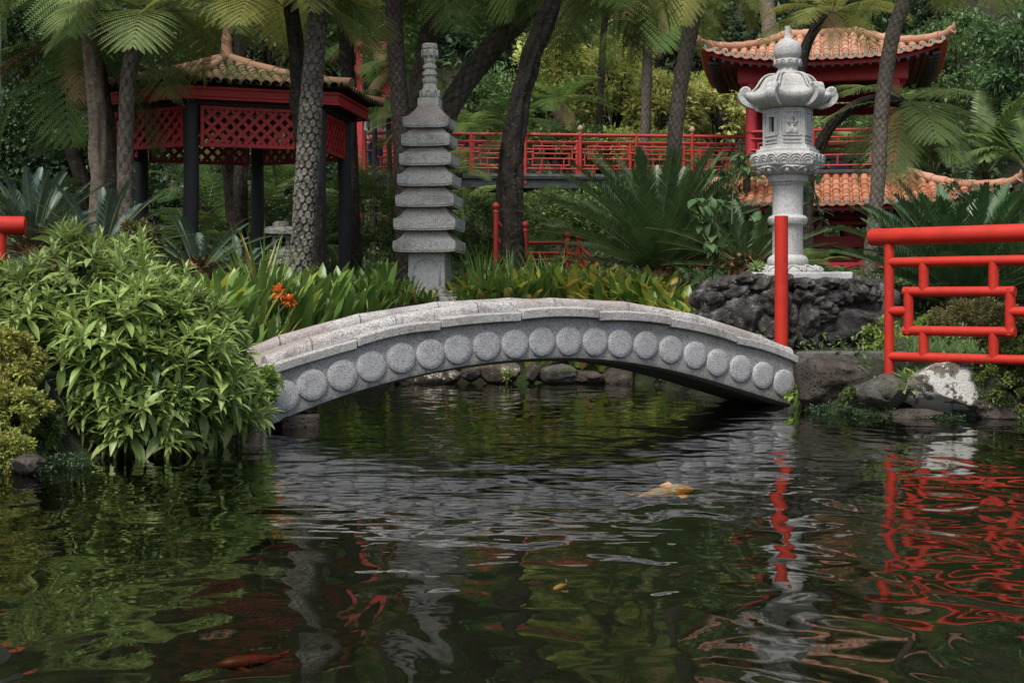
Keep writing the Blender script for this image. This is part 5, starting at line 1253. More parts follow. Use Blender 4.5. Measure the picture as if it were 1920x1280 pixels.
for (x,y,Y,sc,rz,lb) in ((728,182,33.0,.6,.3,'green fern hanging in front of the visitor on the footbridge'),(745,120,33.5,1.0,1.2,'green fern hanging in front of the red gate lintel'),(700,70,33.8,1.0,2.2,'green fern high in front of the red gate'),(770,230,32.0,.7,.6,'green fern between the straight flecked trunk and the brown fibrous trunk')):
    p=at(x,y,Y); g0=gz(p[0],p[1]); t=thing('tree_fern',lb,'tree fern',(p[0],p[1],g0),0); mb=MB(); tube(mb,[(0,0,-.1),(.03,0,(p[2]-g0)/2),(0,0,p[2]-g0)],.06,8); mb.build('trunk',M['bark_dark'],t,smooth=True); crown(t,'h',(0,0,p[2]-g0),'fern_dark',sc*.8,rz)
# ------------------------------------------------------------------ cycads
def cycad(label,px,py,Y,L,nf,mat,seed,el=(-15,85),base_up=True,core=.24,arc=None,droop=(14,40),group=None):
    r=np.random.default_rng(seed); p=at(px,py,Y); g0=gz(p[0],p[1])
    t=thing('cycad',label,'cycad',tuple(p),r.uniform(0,6)); mb=MB()
    for i in range(nf):
        q=(i+.5)/nf; e=R(el[1]-(el[1]-el[0])*q**.85+r.uniform(-5,5)); a=i*2.39996
        l=L*r.uniform(.85,1.05)*(.8+.2*math.sin(q*PI))
        pinnate(mb,r,l,76,.19*L/1.8*1.1,.0145*L/1.8,e,R(r.uniform(*droop)),a,origin=(core*.4*math.cos(a),core*.4*math.sin(a),.1-.12*q),vee=r.uniform(14,32),fwd=(58,34),bend=r.uniform(-.08,.08),rw=.011,t0=.1)
    mb.build('fronds',[M[mat],M['cycad_stalk']],t)
    mb=MB(); h=max(.2,p[2]-g0+.1); lathe(mb,[(core*.8,-h),(core,-h*.5),(core*1.05,-.05),(core*.9,.1),(core*.5,.2),(.02,.24)],18)
    v=mb.V[0]; v+=r.normal(0,.015,v.shape); mb.build('trunk',M['cycad_core'],t,smooth=True)
    n=90; a=r.uniform(0,2*PI,n); z=r.uniform(-.12,.16,n); mb=MB()
    P=np.stack([np.cos(a)*core*.9,np.sin(a)*core*.9,z],1); D=np.stack([np.cos(a),np.sin(a),r.uniform(.1,.9,n)],1)
    ribbons(mb,P,D,r.uniform(.12,.24,n),.05,.3,3,[.9,1,.6,.1]); mb.build('woolly_scales',M['cycad_core'],t)
    return t
cycad('big dark green cycad with orange brown heart in the bed behind the bridge',1236,510,20.5,2.15,80,'cycad',1,el=(16,84))
cycad('wide dark green cycad behind the right red railing',1800,572,18.6,2.05,84,'cycad',2,el=(12,76))
cycad('dark green cycad at the right edge behind the red railing',1935,560,20.2,2.1,54,'cycad',3,el=(5,80))
cycad('small cycad spreading low fronds between the lantern and the big cycad',1400,505,18.8,1.35,30,'cycad',4,el=(5,70))
cycad('bluish cycad at the left edge behind the leafy shrub',62,470,14.5,1.0,34,'cycad_blue',5,el=(10,80),core=.15)
cycad('bluish cycad with upright fronds in front of the pale smooth trunk',190,490,14.2,.95,22,'cycad_blue',6,el=(15,75),core=.15)
cycad('low bluish cycad in the shade in front of the gazebo posts',372,520,16.5,.95,26,'cycad_blue',7,el=(0,70),core=.15)
cycad('low dark cycad beside the small stone lantern',450,520,17.5,.8,22,'cycad_blue',8,el=(0,60),core=.14)

# ------------------------------------------------------------------ the leafy shrub on the left bank
def px_ell(cx,cy,rx,ry,Y,depth): return at(cx,cy,Y),np.array([rx*Y/F,depth,ry*Y/F])
rs=np.random.default_rng(12)
EL=[px_ell(165,590,150,140,10.9,.85),px_ell(314,710,146,146,10.6,.8),px_ell(22,592,105,92,11.0,.8),px_ell(240,770,150,100,10.35,.6),px_ell(250,640,165,135,10.65,.8)]
sb0=np.array([EL[0][0][0],11.0,.3]); sh_=thing('leafy_shrub','large light green shrub of pointed leaves overhanging the water at left','shrub',tuple(sb0))
P=[];D=[]
for i,(c,rd) in enumerate(EL):
    n=[420,480,230,240,460][i]; d=nrm(rs.normal(size=(n*3,3))); d=d[(d[:,2]>-.75)&(d[:,1]<.75)][:n]
    k=rs.choice([1.0,.86,.7,1.12],n,p=[.55,.27,.11,.07])[:len(d)]*(1+np.array([mnoise.noise(Vector(q*2.2)+Vector((i*5,0,0))) for q in d])*.30)
    p=c+d*rd*k[:,None]
    inside=np.zeros(len(p),bool)
    for j,(c2,r2) in enumerate(EL):
        if j!=i: inside|=((((p-c2)/r2)**2).sum(1)<.72)
    ok=~inside&(p[:,2]>.06); P.append(p[ok]); D.append(nrm(d[ok]/rd*rd.mean()+np.array([0,0,.55])))
P=np.concatenate(P);D=np.concatenate(D); D=nrm(D+rs.normal(size=D.shape)*.22)
def rosette_leaves(mb,P,D,r,nl,L,W,droop=(.3,.9),K=4,m=0,old=None):
    n=len(P); ref=nrm(r.normal(size=(n,3))); X=nrm(np.cross(D,ref)); Y_=np.cross(D,X)
    for k in range(nl):
        q=(k+.5)/nl; a=k*2.39996+r.uniform(0,.6,n); e=R(82)-R(88)*q**.9+r.normal(0,.15,n)
        d=(X*np.cos(a)[:,None]+Y_*np.sin(a)[:,None])*np.cos(e)[:,None]+D*np.sin(e)[:,None]
        l=L*(.45+.65*q)*(.8+.4*r.random(n)); b=P-D*(.10*q*L/.2)[...,None] if np.ndim(q) else P-D*(.10*q*L/.2)
        tgt=old if (old is not None and k>=nl-2) else mb
        ribbons(tgt,b,d,l,W*(.6+.5*q)*l/L*1.1,r.uniform(*droop,n),K,[.18,.72,1,.85,.45,.03],fold=.28,twist=r.normal(0,.35,n))
mb=MB(); ob=MB(); rosette_leaves(mb,P-sb0,D,rs,12,.208,.054,old=None)
ii=rs.random(len(P))<.16; rosette_leaves(ob,P[ii]-sb0-D[ii]*.08,D[ii],rs,4,.16,.045,droop=(.6,1.2))
mb.build('foliage',M['shrub'],sh_,smooth='all'); ob.build('withered_leaves',M['shrub_old'],sh_,smooth='all')
st=MB()
for i in range(0,len(P),2):
    b=P[i]-sb0; root=b-D[i]*.28-np.array([0,-.05,.18]); root2=root*.6
    tube(st,[root,(b+root)/2+np.array([0,0,-.02]),b],[.008,.006,.005],5)
for i in range(14):
    a=rs.uniform(0,2*PI); tube(st,[(rs.uniform(-.6,.9),rs.uniform(-.3,.3),-.3),(rs.uniform(-.7,1.0),-.2,.3),(rs.uniform(-.8,1.1),-.35,.75)],[.02,.015,.01],6)
st.build('stems',M['stem'],sh_,smooth='all')
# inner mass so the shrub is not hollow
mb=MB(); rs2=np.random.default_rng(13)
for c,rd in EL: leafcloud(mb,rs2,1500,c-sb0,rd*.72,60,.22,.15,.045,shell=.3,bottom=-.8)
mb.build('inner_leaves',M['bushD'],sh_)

# ------------------------------------------------------------------ strap leaved plants
rc=np.random.default_rng(41)
def strap_proto(n,L,W,el,droop,mats,yf,K=6,spread=.10,wp=None,name='leaves'):
    mb=MB(); a=np.arange(n)*2.39996+rc.uniform(0,.5,n); e=R(el[0])+(R(el[1])-R(el[0]))*rc.random(n)
    P=np.stack([np.cos(a)*spread*rc.random(n),np.sin(a)*spread*rc.random(n),np.full(n,-.05)],1); D=np.stack([np.cos(a)*np.cos(e),np.sin(a)*np.cos(e),np.sin(e)],1)
    y=rc.random(n)<yf
    l=L*rc.uniform(.7,1.1,n); dr=rc.uniform(*droop,n)
    for m_,s in ((0,~y),(1,y)):
        if s.any(): ribbons(mb,P[s],D[s],l[s],W*rc.uniform(.8,1.15,s.sum()),dr[s],K,wp,fold=.22,m=m_)
    o=mb.build(name,mats,None,smooth='all'); me=o.data; bpy.data.objects.remove(o); return me
WPc=[.6,.85,1,1,.95,.75,.05]; WPi=[.7,1,.9,.75,.5,.25,.02]
CL=[strap_proto(9,.62,.10,(58,88),(.15,1.0),[M['clivia'],M['clivia_yellow']],.10,wp=WPc) for _ in range(4)]
CY=[strap_proto(9,.60,.102,(55,88),(.15,1.1),[M['clivia'],M['clivia_yellow']],.40,wp=WPc) for _ in range(3)]
IR=[strap_proto(16,.95,.042,(64,88),(.15,.9),[M['iris'],M['clivia_yellow']],.05,wp=WPi,spread=.14) for _ in range(4)]
BR=[strap_proto(10,.46,.092,(42,86),(.2,1.1),[M['clivia'],M['clivia_yellow']],.30,wp=WPc) for _ in range(3)]
def plant(me,x,y,label,cat,group,sc=1.,z=None,name='strap_leaf_plant'):
    o=bpy.data.objects.new(name,me); COL.objects.link(o); o.location=(x,y,gz(x,y) if z is None else z); o.rotation_euler=(rc.uniform(-.1,.1),rc.uniform(-.1,.1),rc.uniform(0,6.28)); o.scale=(sc,)*3
    return tag(o,label,cat,group)
def bankY(px,Ys):
    """first dry spot behind the pond along this line of sight"""
    for Y in np.arange(Ys,22,.05):
        if pond_sd(np.array([ax(px,Y)]),np.array([Y]))[0]>.14: return Y
    return 22.
for px in np.arange(400,780,15.):
    Y0=bankY(px,13.5 if px<520 else 16.)
    for row in range(5):
        Y=Y0+row*.46+rc.uniform(-.12,.12); x=ax(px+rc.uniform(-8,8),Y)
        if pond_sd(np.array([x]),np.array([Y]))[0]<.1: continue
        yl=px<560
        me=(CY if yl and rc.random()<.75 else CL)[rc.integers(0,3)]
        plant(me,x,Y,'clump of yellowing strap leaves in the bed left of the bridge' if yl else 'clump of green strap leaves in the bed left of the pagoda','strap plant','strap leaved clumps left of the bridge' if yl else 'strap leaved clumps left of the pagoda',rc.uniform(.62,1.15)*(.85 if row>2 else 1)*(.55 if px>725 else 1))
for x_,Y,s in ((478,15.6,1.15),(492,15.8,1.2),(508,15.9,.95),(690,20.0,.9),(725,19.6,.6),(868,19.4,.75),(890,19.3,1.05),(908,19.6,1.1),(930,19.3,1.0),(955,19.6,1.0),(975,19.4,1.1),(1000,19.6,1.0),(1022,19.9,1.1),(1045,19.8,.95),(1070,20.2,.9),(905,20.2,1.15),(960,20.4,1.0)):
    x=ax(x_,Y); plant(IR[rc.integers(0,4)],x,Y,'tuft of tall sword shaped leaves left of the bridge' if x_<600 else 'tuft of tall sword shaped leaves near the pagoda foot','sword plant','sword leaved tufts left of the bridge' if x_<600 else 'sword leaved tufts around the pagoda',s,name='sword_leaf_plant')
for px in np.arange(780,1335,14.):
    Y0=bankY(px,15.5 if px>1200 else 18)
    for row in range(4):
        Y=Y0+row*.36+rc.uniform(-.12,.12); x=ax(px+rc.uniform(-6,6),Y)
        if pond_sd(np.array([x]),np.array([Y]))[0]<.1 or (px<1010 and row>2) or abs(px-812)<40 and Y>19.3: continue
        plant(BR[rc.integers(0,3)],x,Y,'low rosette of yellow tipped strap leaves behind the bridge crown','strap plant','yellow tipped rosettes behind the bridge crown',rc.uniform(.9,1.3)*(.62 if abs(px-812)<55 else 1))
# orange clivia flowers and red berries
def flowerhead(x,y,z0,h,label):
    t=thing('flower_head',label,'flower',(x,y,z0)); mb=MB(); tube(mb,[(0,0,0),(.01,0,h*.5),(0,0,h)],[.012,.01,.009],6); mb.build('stalk',M['stem'],t)
    mb=MB(); n=70; d=nrm(rc.normal(size=(n,3))+np.array([0,-.1,.35])); leaves(mb,np.array([0,0,h])+d*.02,d,np.array([[0,0,1.]]*n),rc.uniform(.06,.10,n),.032,fold=.3); mb.build('petals',M['flower'],t)
fx_,fy_=ax(522,15.0),15.0; z=gz(fx_,fy_)
flowerhead(fx_,fy_,z,az(548,15.0)-z,'orange flower head among the yellow strap leaves, the higher of two')
fx_,fy_=ax(541,15.05),15.05; z=gz(fx_,fy_); flowerhead(fx_,fy_,z,az(566,15.05)-z,'orange flower head among the yellow strap leaves, the lower of two')
bx_,by_=ax(1303,17.2),17.2; z=gz(bx_,by_); t=thing('berry_spike','red berry spike on a stalk among the yellow tipped rosettes','berries',(bx_,by_,z)); mb=MB(); h=az(560,17.2)-z; tube(mb,[(0,0,0),(0,0,h)],.008,6); mb.build('stalk',M['stem'],t)
mb=MB()
for dx_,dz in ((-.012,.05),(.02,.0),(0,.02),(-.02,-.03),(.015,.06)): lathe(mb,[(.003,-.03),(.022,-.018),(.028,0),(.02,.02),(.003,.03)],10,(dx_,0,h+dz))
mb.build('berries',M['flower_red'],t,smooth='all')

# ------------------------------------------------------------------ bushes and trees of the background
def bush(name,label,cat,px,py,Y,rx,ry,mat,n,ncl,clr,L,W,depth=None,group=None,seed=0,stem=True,bottom=-.7,shell=.5,spots=None,pn='foliage',rnd=.7):
    r=np.random.default_rng(seed+100); c=at(px,py,Y); rad=np.array([rx*Y/F,depth or rx*Y/F*.8,ry*Y/F]); g0=gz(c[0],c[1]); b=np.array([c[0],c[1],min(g0,c[2]-rad[2]*.6)])
    t=thing(name,label,cat,tuple(b),0,group); mb=MB()
    C=leafcloud(mb,r,n,c-b,rad,ncl,clr*rad.mean(),L,W,shell=shell,bottom=bottom,rnd=rnd)
    mb.build(pn,M[mat],t)
    if stem:
        mb=MB(); h=(c-b)[2]; top=(c-b)
        tr=max(.03,.07*rad.mean())
        tube(mb,smoothpath([(0,0,-.2),(.03*rad[0],0,h*.5),(0,0,h+rad[2]*.3)],8),np.linspace(tr*1.4,tr*.5,8),8)
        for i in range(0,len(C),max(1,len(C)//14)):
            s=np.array([0,0,h*r.uniform(.4,1.0)]); tube(mb,[s,(s+C[i])/2+np.array([0,0,-.05*rad[2]]),C[i]],[tr*.5,tr*.35,tr*.15],5)
        mb.build('trunk' if cat=='tree' else 'stems',M['bark_dark'],t,smooth=True)
    if spots:
        mb=MB(); k=spots[1]; d=nrm(r.normal(size=(k,3))); d=d[d[:,1]<.3]; p=(c-b)+d*rad*r.uniform(.9,1.08,len(d))[:,None]
        for q in range(6):
            leaves(mb,p,nrm(d+r.normal(size=d.shape)*.8),np.array([[0,0,1.]]*len(p)),.07,.05)
        mb.build('flowers',M[spots[0]],t)
    return t
YG='yellow green flowering bush beyond the red footbridge'
B_=bush
B_('flowering_bush','yellow green bush with pink flowers beyond the footbridge, behind the thick dark trunk','bush',1045,170,41.5,95,95,'bushY',6500,110,.26,.16,.085,seed=1,spots=('pink',40))
B_('flowering_bush','yellow green bush with pink flowers beyond the footbridge, in the middle of the group','bush',1150,165,42.5,95,85,'bushY',6000,110,.26,.16,.085,seed=2,spots=('pink',30))
B_('flowering_bush','low yellow green bush beyond the footbridge between two scaly trunks','bush',1240,205,41,75,60,'bushY',4500,80,.28,.16,.085,seed=3)
B_('flowering_bush','yellow green bush beyond the footbridge beside the pavilion column','bush',1345,210,42,90,60,'bushY',5000,90,.28,.16,.085,seed=4,spots=('pink',24))
B_('green_bush','green bush beyond the footbridge right behind the thick dark trunk','bush',930,215,40.5,90,70,'bushG',5000,90,.28,.16,.08,seed=5)
B_('green_bush','dark leaved bush under the yellow green bushes at the footbridge rail','bush',1050,270,39.5,100,36,'bushG',4000,80,.3,.15,.07,seed=6)
B_('green_bush','dark bush beyond the footbridge right of the first knobbed post','bush',1190,285,39.5,110,34,'bushY',4000,80,.3,.15,.07,seed=7)
B_('green_bush','mixed green bush seen through the pavilion upper railing','bush',1590,265,43,110,60,'bushG',5000,90,.28,.17,.08,seed=8)
B_('broad_tree','dark evergreen tree filling the view right of the pavilion roof','tree',1790,175,46,125,150,'bushG',15000,170,.22,.17,.075,seed=9,pn='crown')
B_('broad_tree','drooping light green tree at the top right corner','tree',1925,130,38,95,130,'broad',4200,70,.24,.26,.075,seed=10,pn='crown')
B_('broad_tree','dark tree behind the right tip of the upper pavilion roof','tree',1690,40,52,110,110,'bushD',9000,110,.24,.2,.09,seed=11,pn='crown')
B_('broad_tree','dark tree above the left tip of the upper pavilion roof','tree',1400,60,52,120,120,'bushD',9000,110,.24,.2,.09,seed=12,pn='crown')
B_('broad_tree','dark green tree on the slope behind the two scaly trunks','tree',1230,40,50,130,85,'bushG',8000,110,.24,.2,.09,seed=13,pn='crown')
B_('broad_tree','dark green tree on the slope behind the bend of the thick dark trunk','tree',1030,30,52,130,90,'bushG',8000,110,.24,.2,.09,seed=14,pn='crown')
B_('broad_tree','deep green tree on the slope behind the pagoda spire','tree',850,60,50,130,120,'bushD',9000,120,.24,.2,.09,seed=15,pn='crown')
B_('broad_tree','deep green tree on the slope behind the red gate','tree',690,60,48,120,120,'bushG',9000,120,.24,.2,.09,seed=16,pn='crown')
B_('broad_tree','deep green tree on the slope above the gazebo apex','tree',500,40,46,130,120,'bushD',9000,120,.24,.2,.09,seed=17,pn='crown')
B_('broad_tree','deep green tree on the slope left of the gazebo apex','tree',310,60,44,130,130,'bushD',9000,120,.24,.2,.09,seed=18,pn='crown')
B_('broad_tree','deep green tree at the upper left behind the leaning grey trunk','tree',80,80,40,140,140,'bushD',9000,120,.24,.2,.09,seed=19,pn='crown')
B_('broad_tree','dark tree on the slope over the pavilion crown','tree',1550,-30,54,130,110,'bushD',8000,110,.24,.2,.09,seed=20,pn='crown')
B_('ivy_hedge','dark ivy covered hedge at the left edge','hedge',50,290,25,130,115,'bushD',10000,160,.22,.10,.075,depth=.8,seed=21,stem=False,shell=.7)
B_('green_bush','green leafy bush beside the leaning grey trunk at left','bush',180,300,25.5,60,75,'bushG',3500,80,.28,.10,.06,seed=22)
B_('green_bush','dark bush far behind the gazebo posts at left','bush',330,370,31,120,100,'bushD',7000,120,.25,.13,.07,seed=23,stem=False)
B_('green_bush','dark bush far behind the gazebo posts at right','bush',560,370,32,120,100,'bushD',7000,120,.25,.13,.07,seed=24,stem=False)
B_('feathery_shrub','soft feathery green shrub between the gazebo and the pagoda','shrub',690,420,27,92,95,'feather',15000,260,.2,.085,.022,seed=25,stem=False,shell=.6)
B_('feathery_shrub','soft feathery green shrub between the pagoda and the dark trunk','shrub',885,440,28,75,80,'feather',10000,200,.2,.085,.022,seed=26,stem=False,shell=.6)
B_('feathery_shrub','feathery shrub under the footbridge behind the winding handrail','shrub',1010,410,30,85,50,'feather',8000,160,.22,.09,.024,seed=27,stem=False)
B_('green_bush','dark bush under the footbridge behind the big cycad','bush',1150,410,31,130,60,'bushG',6000,110,.25,.12,.06,seed=28,stem=False)
B_('green_bush','dark bush below the lower pavilion roof at left','bush',1330,430,29,90,70,'bushD',5000,100,.25,.12,.06,seed=29,stem=False)
B_('green_bush','bush in the shade behind the low red fence','bush',1580,480,40,140,40,'bushG',5000,90,.25,.13,.07,seed=30,stem=False)
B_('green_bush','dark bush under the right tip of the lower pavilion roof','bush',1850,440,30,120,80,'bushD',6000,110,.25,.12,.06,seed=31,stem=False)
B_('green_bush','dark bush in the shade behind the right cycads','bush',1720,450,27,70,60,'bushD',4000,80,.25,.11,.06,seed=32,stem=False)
B_('heath_bush','brownish green heath bush seen through the red railing lattice','bush',1825,610,15.6,85,52,'heath',14000,160,.2,.045,.010,seed=33,stem=False,shell=.4,rnd=.5)
B_('lime_plant','bright lime green ferny plant seen through the red railing lattice at left','plant',1752,622,15.9,40,36,'lime',2600,60,.25,.05,.024,seed=34,stem=False)
B_('mossy_bush','dense mossy green bush hanging over the boulder at the right edge','bush',1895,715,13.2,62,85,'feather',16000,220,.18,.038,.014,seed=35,stem=False,shell=.6)
B_('mossy_bush','small brownish bush beside the end of the red railing','bush',1885,620,13.7,46,50,'heath',7000,110,.22,.04,.012,seed=36,stem=False)
B_('moss_fern','yellow green ferny moss mound on the left bank, upper','moss fern',20,690,9.6,58,62,'moss_fern',9000,120,.20,.034,.016,seed=37,stem=False,shell=.6)
B_('moss_fern','yellow green ferny moss mound on the left bank, lower','moss fern',15,770,9.35,70,48,'moss_fern',9000,120,.20,.032,.015,seed=38,stem=False,shell=.6)
B_('moss_fern','brownish mossy growth just above the water at the left edge','moss fern',12,850,9.1,50,48,'moss_fern',7000,100,.2,.028,.012,seed=39,stem=False)
B_('green_bush','green moss like herb on the bank below the leafy shrub','plant',80,815,9.6,34,55,'feather',5000,80,.2,.03,.012,seed=40,stem=False)
B_('low_shrub','small yellow green shrub behind the top of the leafy shrub','shrub',258,455,11.9,42,30,'heath',2600,60,.25,.055,.022,seed=41,stem=False)
B_('creeping_plant','creeping green plant hanging at the left end of the bridge','plant',498,735,11.85,20,50,'lime',420,30,.3,.06,.035,seed=42,stem=False,shell=.3)
B_('small_plant','small green plant at the right foot of the bridge','plant',1491,740,14.25,14,22,'lime',120,14,.3,.07,.032,seed=43,stem=False,shell=.3)
B_('creeping_plant','creeping green plant on the ground beside the rock pedestal','plant',1662,640,15.3,36,40,'lime',1500,40,.25,.05,.03,seed=44,stem=False)
B_('small_plant','small herb growing between the shore stones','plant',1605,745,13.75,20,20,'feather',300,16,.3,.045,.022,seed=45,stem=False)
for i,(x,y,Y,rx,ry,lb) in enumerate([(1560,768,13.7,50,14,'moss on the wet foot of the long boulder'),(1640,772,13.35,36,12,'moss at the waterline left of the low rounded boulder'),(1755,785,13.2,60,10,'moss at the waterline below the lichen crusted boulder'),(105,868,9.2,70,20,'moss on the dark bank under the leafy shrub')]):
    B_('moss_patch',lb,'moss',x,y,Y,rx,ry*.8,'bushD',1500,70,.25,.022,.010,seed=60+i,stem=False,depth=.2)
# leafy sprigs below the railing
for i,(x,y,Y,s,lb) in enumerate([(1655,722,13.5,.9,'leafy green sprig at the foot of the red railing post, left'),(1700,715,13.45,1.15,'largest leafy green sprig at the foot of the red railing post'),(1735,700,13.6,.9,'leafy green sprig at the foot of the red railing post, right'),(1425,640,15.2,.7,'small pale leafed sprig beyond the right end of the bridge rail'),(1415,505,16.3,.9,'leafy sprig growing on the pedestal beside the lantern foot'),(950,702,18.3,.6,'yellow sprig between the stones on the far shore')]):
    p=at(x,y,Y); t=thing('leafy_sprig',lb,'plant',tuple(p)); mb=MB(); r=np.random.default_rng(i+70); n=5
    Pn=np.stack([r.uniform(-.09,.09,n)*s,r.uniform(-.05,.05,n),r.uniform(-.02,.06,n)],1); Dn=nrm(np.stack([r.uniform(-.5,.5,n),r.uniform(-.6,.1,n),np.ones(n)],1))
    rosette_leaves(mb,Pn,Dn,r,10,.17*s,.045*s); mb.build('leaves',M['shrub'],t,smooth='all')
    mb=MB(); 
    for k in range(n): tube(mb,[(0,.03,-.15),tuple(Pn[k])],.006,5)
    mb.build('stems',M['stem'],t)
# broad leaved climbers in front of the cycad and beside the lantern
def climber(label,stems,Y,nl,L,W,seed,mat='broad'):
    r=np.random.default_rng(seed); b=at(*stems[0][0],Y); t=thing('climbing_plant',label,'plant',tuple(b)); mb=MB(); lb=MB()
    for s in stems:
        P=smoothpath([at(x,y,Y+r.uniform(-.08,.08))-b for x,y in s],14); tube(mb,P,np.linspace(.010,.005,14),5)
        k=r.integers(2,14,nl); p=P[k]; d=nrm(r.normal(size=(nl,3))*[1,.6,.4]+[0,-.2,-.35]); ribbons(lb,p,d,L*r.uniform(.5,1.15,nl),W*r.uniform(.7,1.1,nl),r.uniform(.4,1.4,nl),4,[.2,.9,1,.6,.05],fold=.15)
    mb.build('stems',M['stem'],t); lb.build('leaves',M[mat],t,smooth='all')
climber('broad leaved climber with hanging leaves in front of the big cycad',[[(1345,520),(1340,450),(1330,390),(1335,365)],[(1338,440),(1345,400),(1362,375)],[(1340,470),(1318,440),(1312,400)],[(1335,400),(1318,385),(1308,372)],[(1345,420),(1352,470),(1345,510)]],17.9,11,.27,.125,1)
climber('broad leaved climber left of the lantern platform in front of the footbridge',[[(1372,420),(1375,350),(1385,300),(1388,285)],[(1375,350),(1355,320),(1335,320)],[(1380,330),(1410,325),(1425,335)],[(1378,345),(1400,300),(1405,290)]],17.6,9,.2,.10,2)
climber('trailing climber hanging beside the right of the lantern shaft',[[(1520,335),(1512,350),(1500,380)],[(1520,335),(1530,370),(1535,400)],[(1520,335),(1536,390),(1540,430)],[(1520,335),(1530,325),(1540,330)]],17.2,7,.2,.075,3)
# palms on the right
def palm(label,px,py,Y,fr,seed,mat='palm'):
    r=np.random.default_rng(seed); b=at(px,py,Y); g0=gz(b[0],b[1]); t=thing('palm',label,'palm',tuple(b)); mb=MB()
    for a,e,L,dr in fr: pinnate(mb,r,L,46,.62,.05,R(e),R(dr),R(a),origin=(0,0,0),vee=12,fwd=(52,30),leafdroop=.35,rw=.02,t0=.2)
    mb.build('fronds',[M[mat],M['cycad_stalk']],t); mb=MB(); h=max(.3,b[2]-g0+.3); tube(mb,[(0,0,-h),(0,0,.1)],.11,10); mb.build('trunk',M['bark_brown'],t,smooth=True)
palm('pale green palm rising behind the right tip of the lower roof',1850,330,37.5,[(80,82,2.6,20),(200,60,2.3,70),(20,55,2.3,80),(250,45,2.2,90),(320,50,2.2,85),(130,70,2.2,50),(160,40,2.2,90),(290,70,2.4,40)],1)
palm('palm with hanging pleated leaves over the lower roof, left of the other palm',1752,330,37,[(170,70,2.0,120),(10,70,2.0,130),(270,60,2.0,130),(230,72,2.0,110),(320,75,2.0,110),(90,75,2.2,60)],2)
palm('palm partly hidden at the right edge of the view',1930,330,36.5,[(170,65,2.4,90),(200,50,2.4,100),(260,55,2.3,90),(140,75,2.4,60),(100,80,2.4,40)],3)
palm('palm seen through the upper floor of the red pavilion',1555,330,42,[(180,60,3.0,90),(0,60,3.0,90),(90,80,3.2,40),(60,75,3.2,50),(120,75,3.2,50),(270,60,2.8,90),(230,65,2.8,80)],4)
# ------------------------------------------------------------------ stuff nobody could count
def scatter(n,xr,yr,r,cond=None):
    x=r.uniform(*xr,n);y=r.uniform(*yr,n); s=pond_sd(x,y)>.12; x,y=x[s],y[s]; return np.stack([x,y,ground(x,y)],1)
r=np.random.default_rng(90)
P=np.concatenate([scatter(26000,(-9,9),(9,24),r),scatter(24000,(-16,16),(22,42),r)]); n=len(P); h=r.random(n)**2*.22; P[:,2]+=h
D=nrm(np.stack([r.normal(size=n),r.normal(size=n),np.abs(r.normal(size=n))*.9+.1],1)); mb=MB(); sc=np.where(P[:,1]>24,1.7,1.)
leaves(mb,P,D,np.array([[0,0,1.]])+0*P,r.uniform(.06,.13,n)*sc,r.uniform(.025,.05,n)*sc); o=mb.build('ground_cover',M['bushG']); tag(o,'low dark green ground cover spreading over the garden beds','ground cover',None,'stuff')
P=scatter(9000,(ax(1680,15),ax(1920,14)),(13.6,15.4),r); n=len(P); D=nrm(np.stack([r.normal(size=n)*.8+.3,r.normal(size=n)*.8-.3,np.ones(n)*.9],1)); mb=MB(); ribbons(mb,P,D,r.uniform(.16,.34,n),.008,r.uniform(1.0,2.2,n),4,[.8,1,.7,.3,.05],fold=.1); o=mb.build('long_grass',M['grass']); tag(o,'long arching green grass behind the lower red railing bar','grass',None,'stuff')
# woodland on the slope: trunks and leaf masses
mb=MB(); r=np.random.default_rng(91)
cx=r.uniform(-42,46,1500); cy=r.uniform(43,84,1500); cz=ground(cx,cy)+r.uniform(.3,6.5,1500)*np.interp(cy,[43,50],[.3,1])
for sc_,k in ((1.0,62),):
    i=np.repeat(np.arange(1500),k); off=nrm(r.normal(size=(len(i),3)))*(r.random(len(i))**.4*1.5)[:,None]*np.array([1,1,.7]); P=np.stack([cx[i],cy[i],cz[i]],1)+off
    D=nrm(off+r.normal(size=off.shape)*.8+[0,-.2,.2]); leaves(mb,P,D,nrm(r.normal(size=off.shape)*.5+[0,0,1.]),r.uniform(.2,.42,len(i)),r.uniform(.10,.2,len(i)))
o=mb.build('woodland',M['forest']); tag(o,'dark woodland covering the slope behind the garden','woodland',None,'stuff')
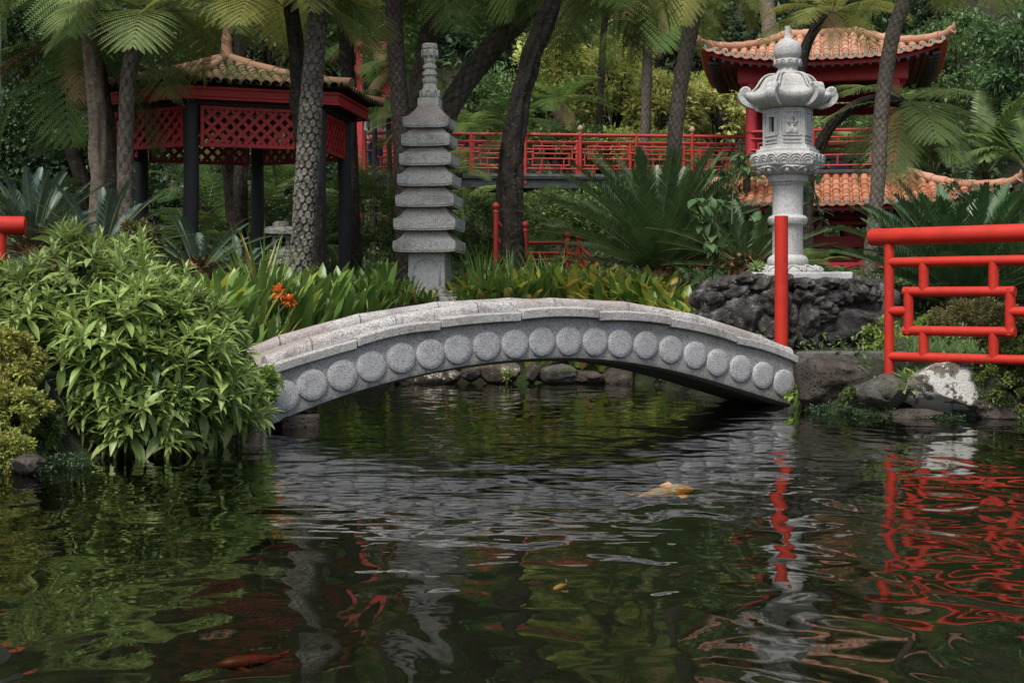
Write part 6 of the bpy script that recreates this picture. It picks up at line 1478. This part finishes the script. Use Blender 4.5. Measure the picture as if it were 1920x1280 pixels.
# ------------------------------------------------------------------ pale house glimpsed between the trees, upper left
hs=thing('pale_house','pale plastered house corner glimpsed between the ferns at the upper left','house',(ax(15,33),34.5,gz(ax(15,33),34.5)))
mb=MB(); box(mb,(-2.5,0,2.2),(2.9,2.0,7.0)); mb.build('wall',M['white_wall'],hs,bevel=.02)
mb=MB(); box(mb,(-2.45,0,5.8),(3.3,2.4,.16)); mb.build('roof_slab',M['concrete'],hs)
mb=MB(); box(mb,(-1.8,-1.0,4.2),(.7,.06,1.2)); mb.build('window',M['inner_shade'],hs)
# ------------------------------------------------------------------ light and camera
w=bpy.data.worlds.new('World'); scene.world=w; w.use_nodes=True; t=w.node_tree; t.nodes.clear()
SUN_EL,SUN_AZ=R(58),R(205)      # azimuth clockwise from +Y: behind the camera, a little to the left
sky=t.nodes.new('ShaderNodeTexSky'); sky.sky_type='NISHITA'; sky.sun_disc=False; sky.sun_elevation=SUN_EL; sky.sun_rotation=SUN_AZ; sky.air_density=1.0; sky.dust_density=2.0; sky.ozone_density=1.0
bg=t.nodes.new('ShaderNodeBackground'); bg.inputs['Strength'].default_value=.11; ow=t.nodes.new('ShaderNodeOutputWorld'); hv=t.nodes.new('ShaderNodeHueSaturation'); hv.inputs['Saturation'].default_value=.55; t.links.new(sky.outputs[0],hv.inputs['Color']); t.links.new(hv.outputs[0],bg.inputs[0]); t.links.new(bg.outputs[0],ow.inputs[0])
sd=bpy.data.lights.new('sun','SUN'); sd.energy=2.3; sd.angle=R(24); sd.color=(1,.95,.88); so=bpy.data.objects.new('sun',sd); COL.objects.link(so)
d=Vector((math.sin(SUN_AZ)*math.cos(SUN_EL),math.cos(SUN_AZ)*math.cos(SUN_EL),math.sin(SUN_EL))); so.rotation_euler=(-d).to_track_quat('-Z','Y').to_euler(); so.location=d*60
cam=bpy.data.cameras.new('camera'); co=bpy.data.objects.new('camera',cam); COL.objects.link(co); co.location=(0,0,CH); co.rotation_euler=(R(90),0,0)
cam.sensor_width=36; cam.lens=F*36/1920; cam.shift_y=-(640-HZ)/1920; cam.clip_end=500; cam.clip_start=.05
scene.camera=co
scene.render.engine='CYCLES'
cy=scene.cycles; cy.max_bounces=6; cy.diffuse_bounces=3; cy.glossy_bounces=3; cy.transmission_bounces=3; cy.transparent_max_bounces=8; cy.caustics_reflective=False; cy.caustics_refractive=False
vs=scene.view_settings; vs.view_transform='Standard'; vs.look='None'; vs.gamma=1; vs.exposure=0.9
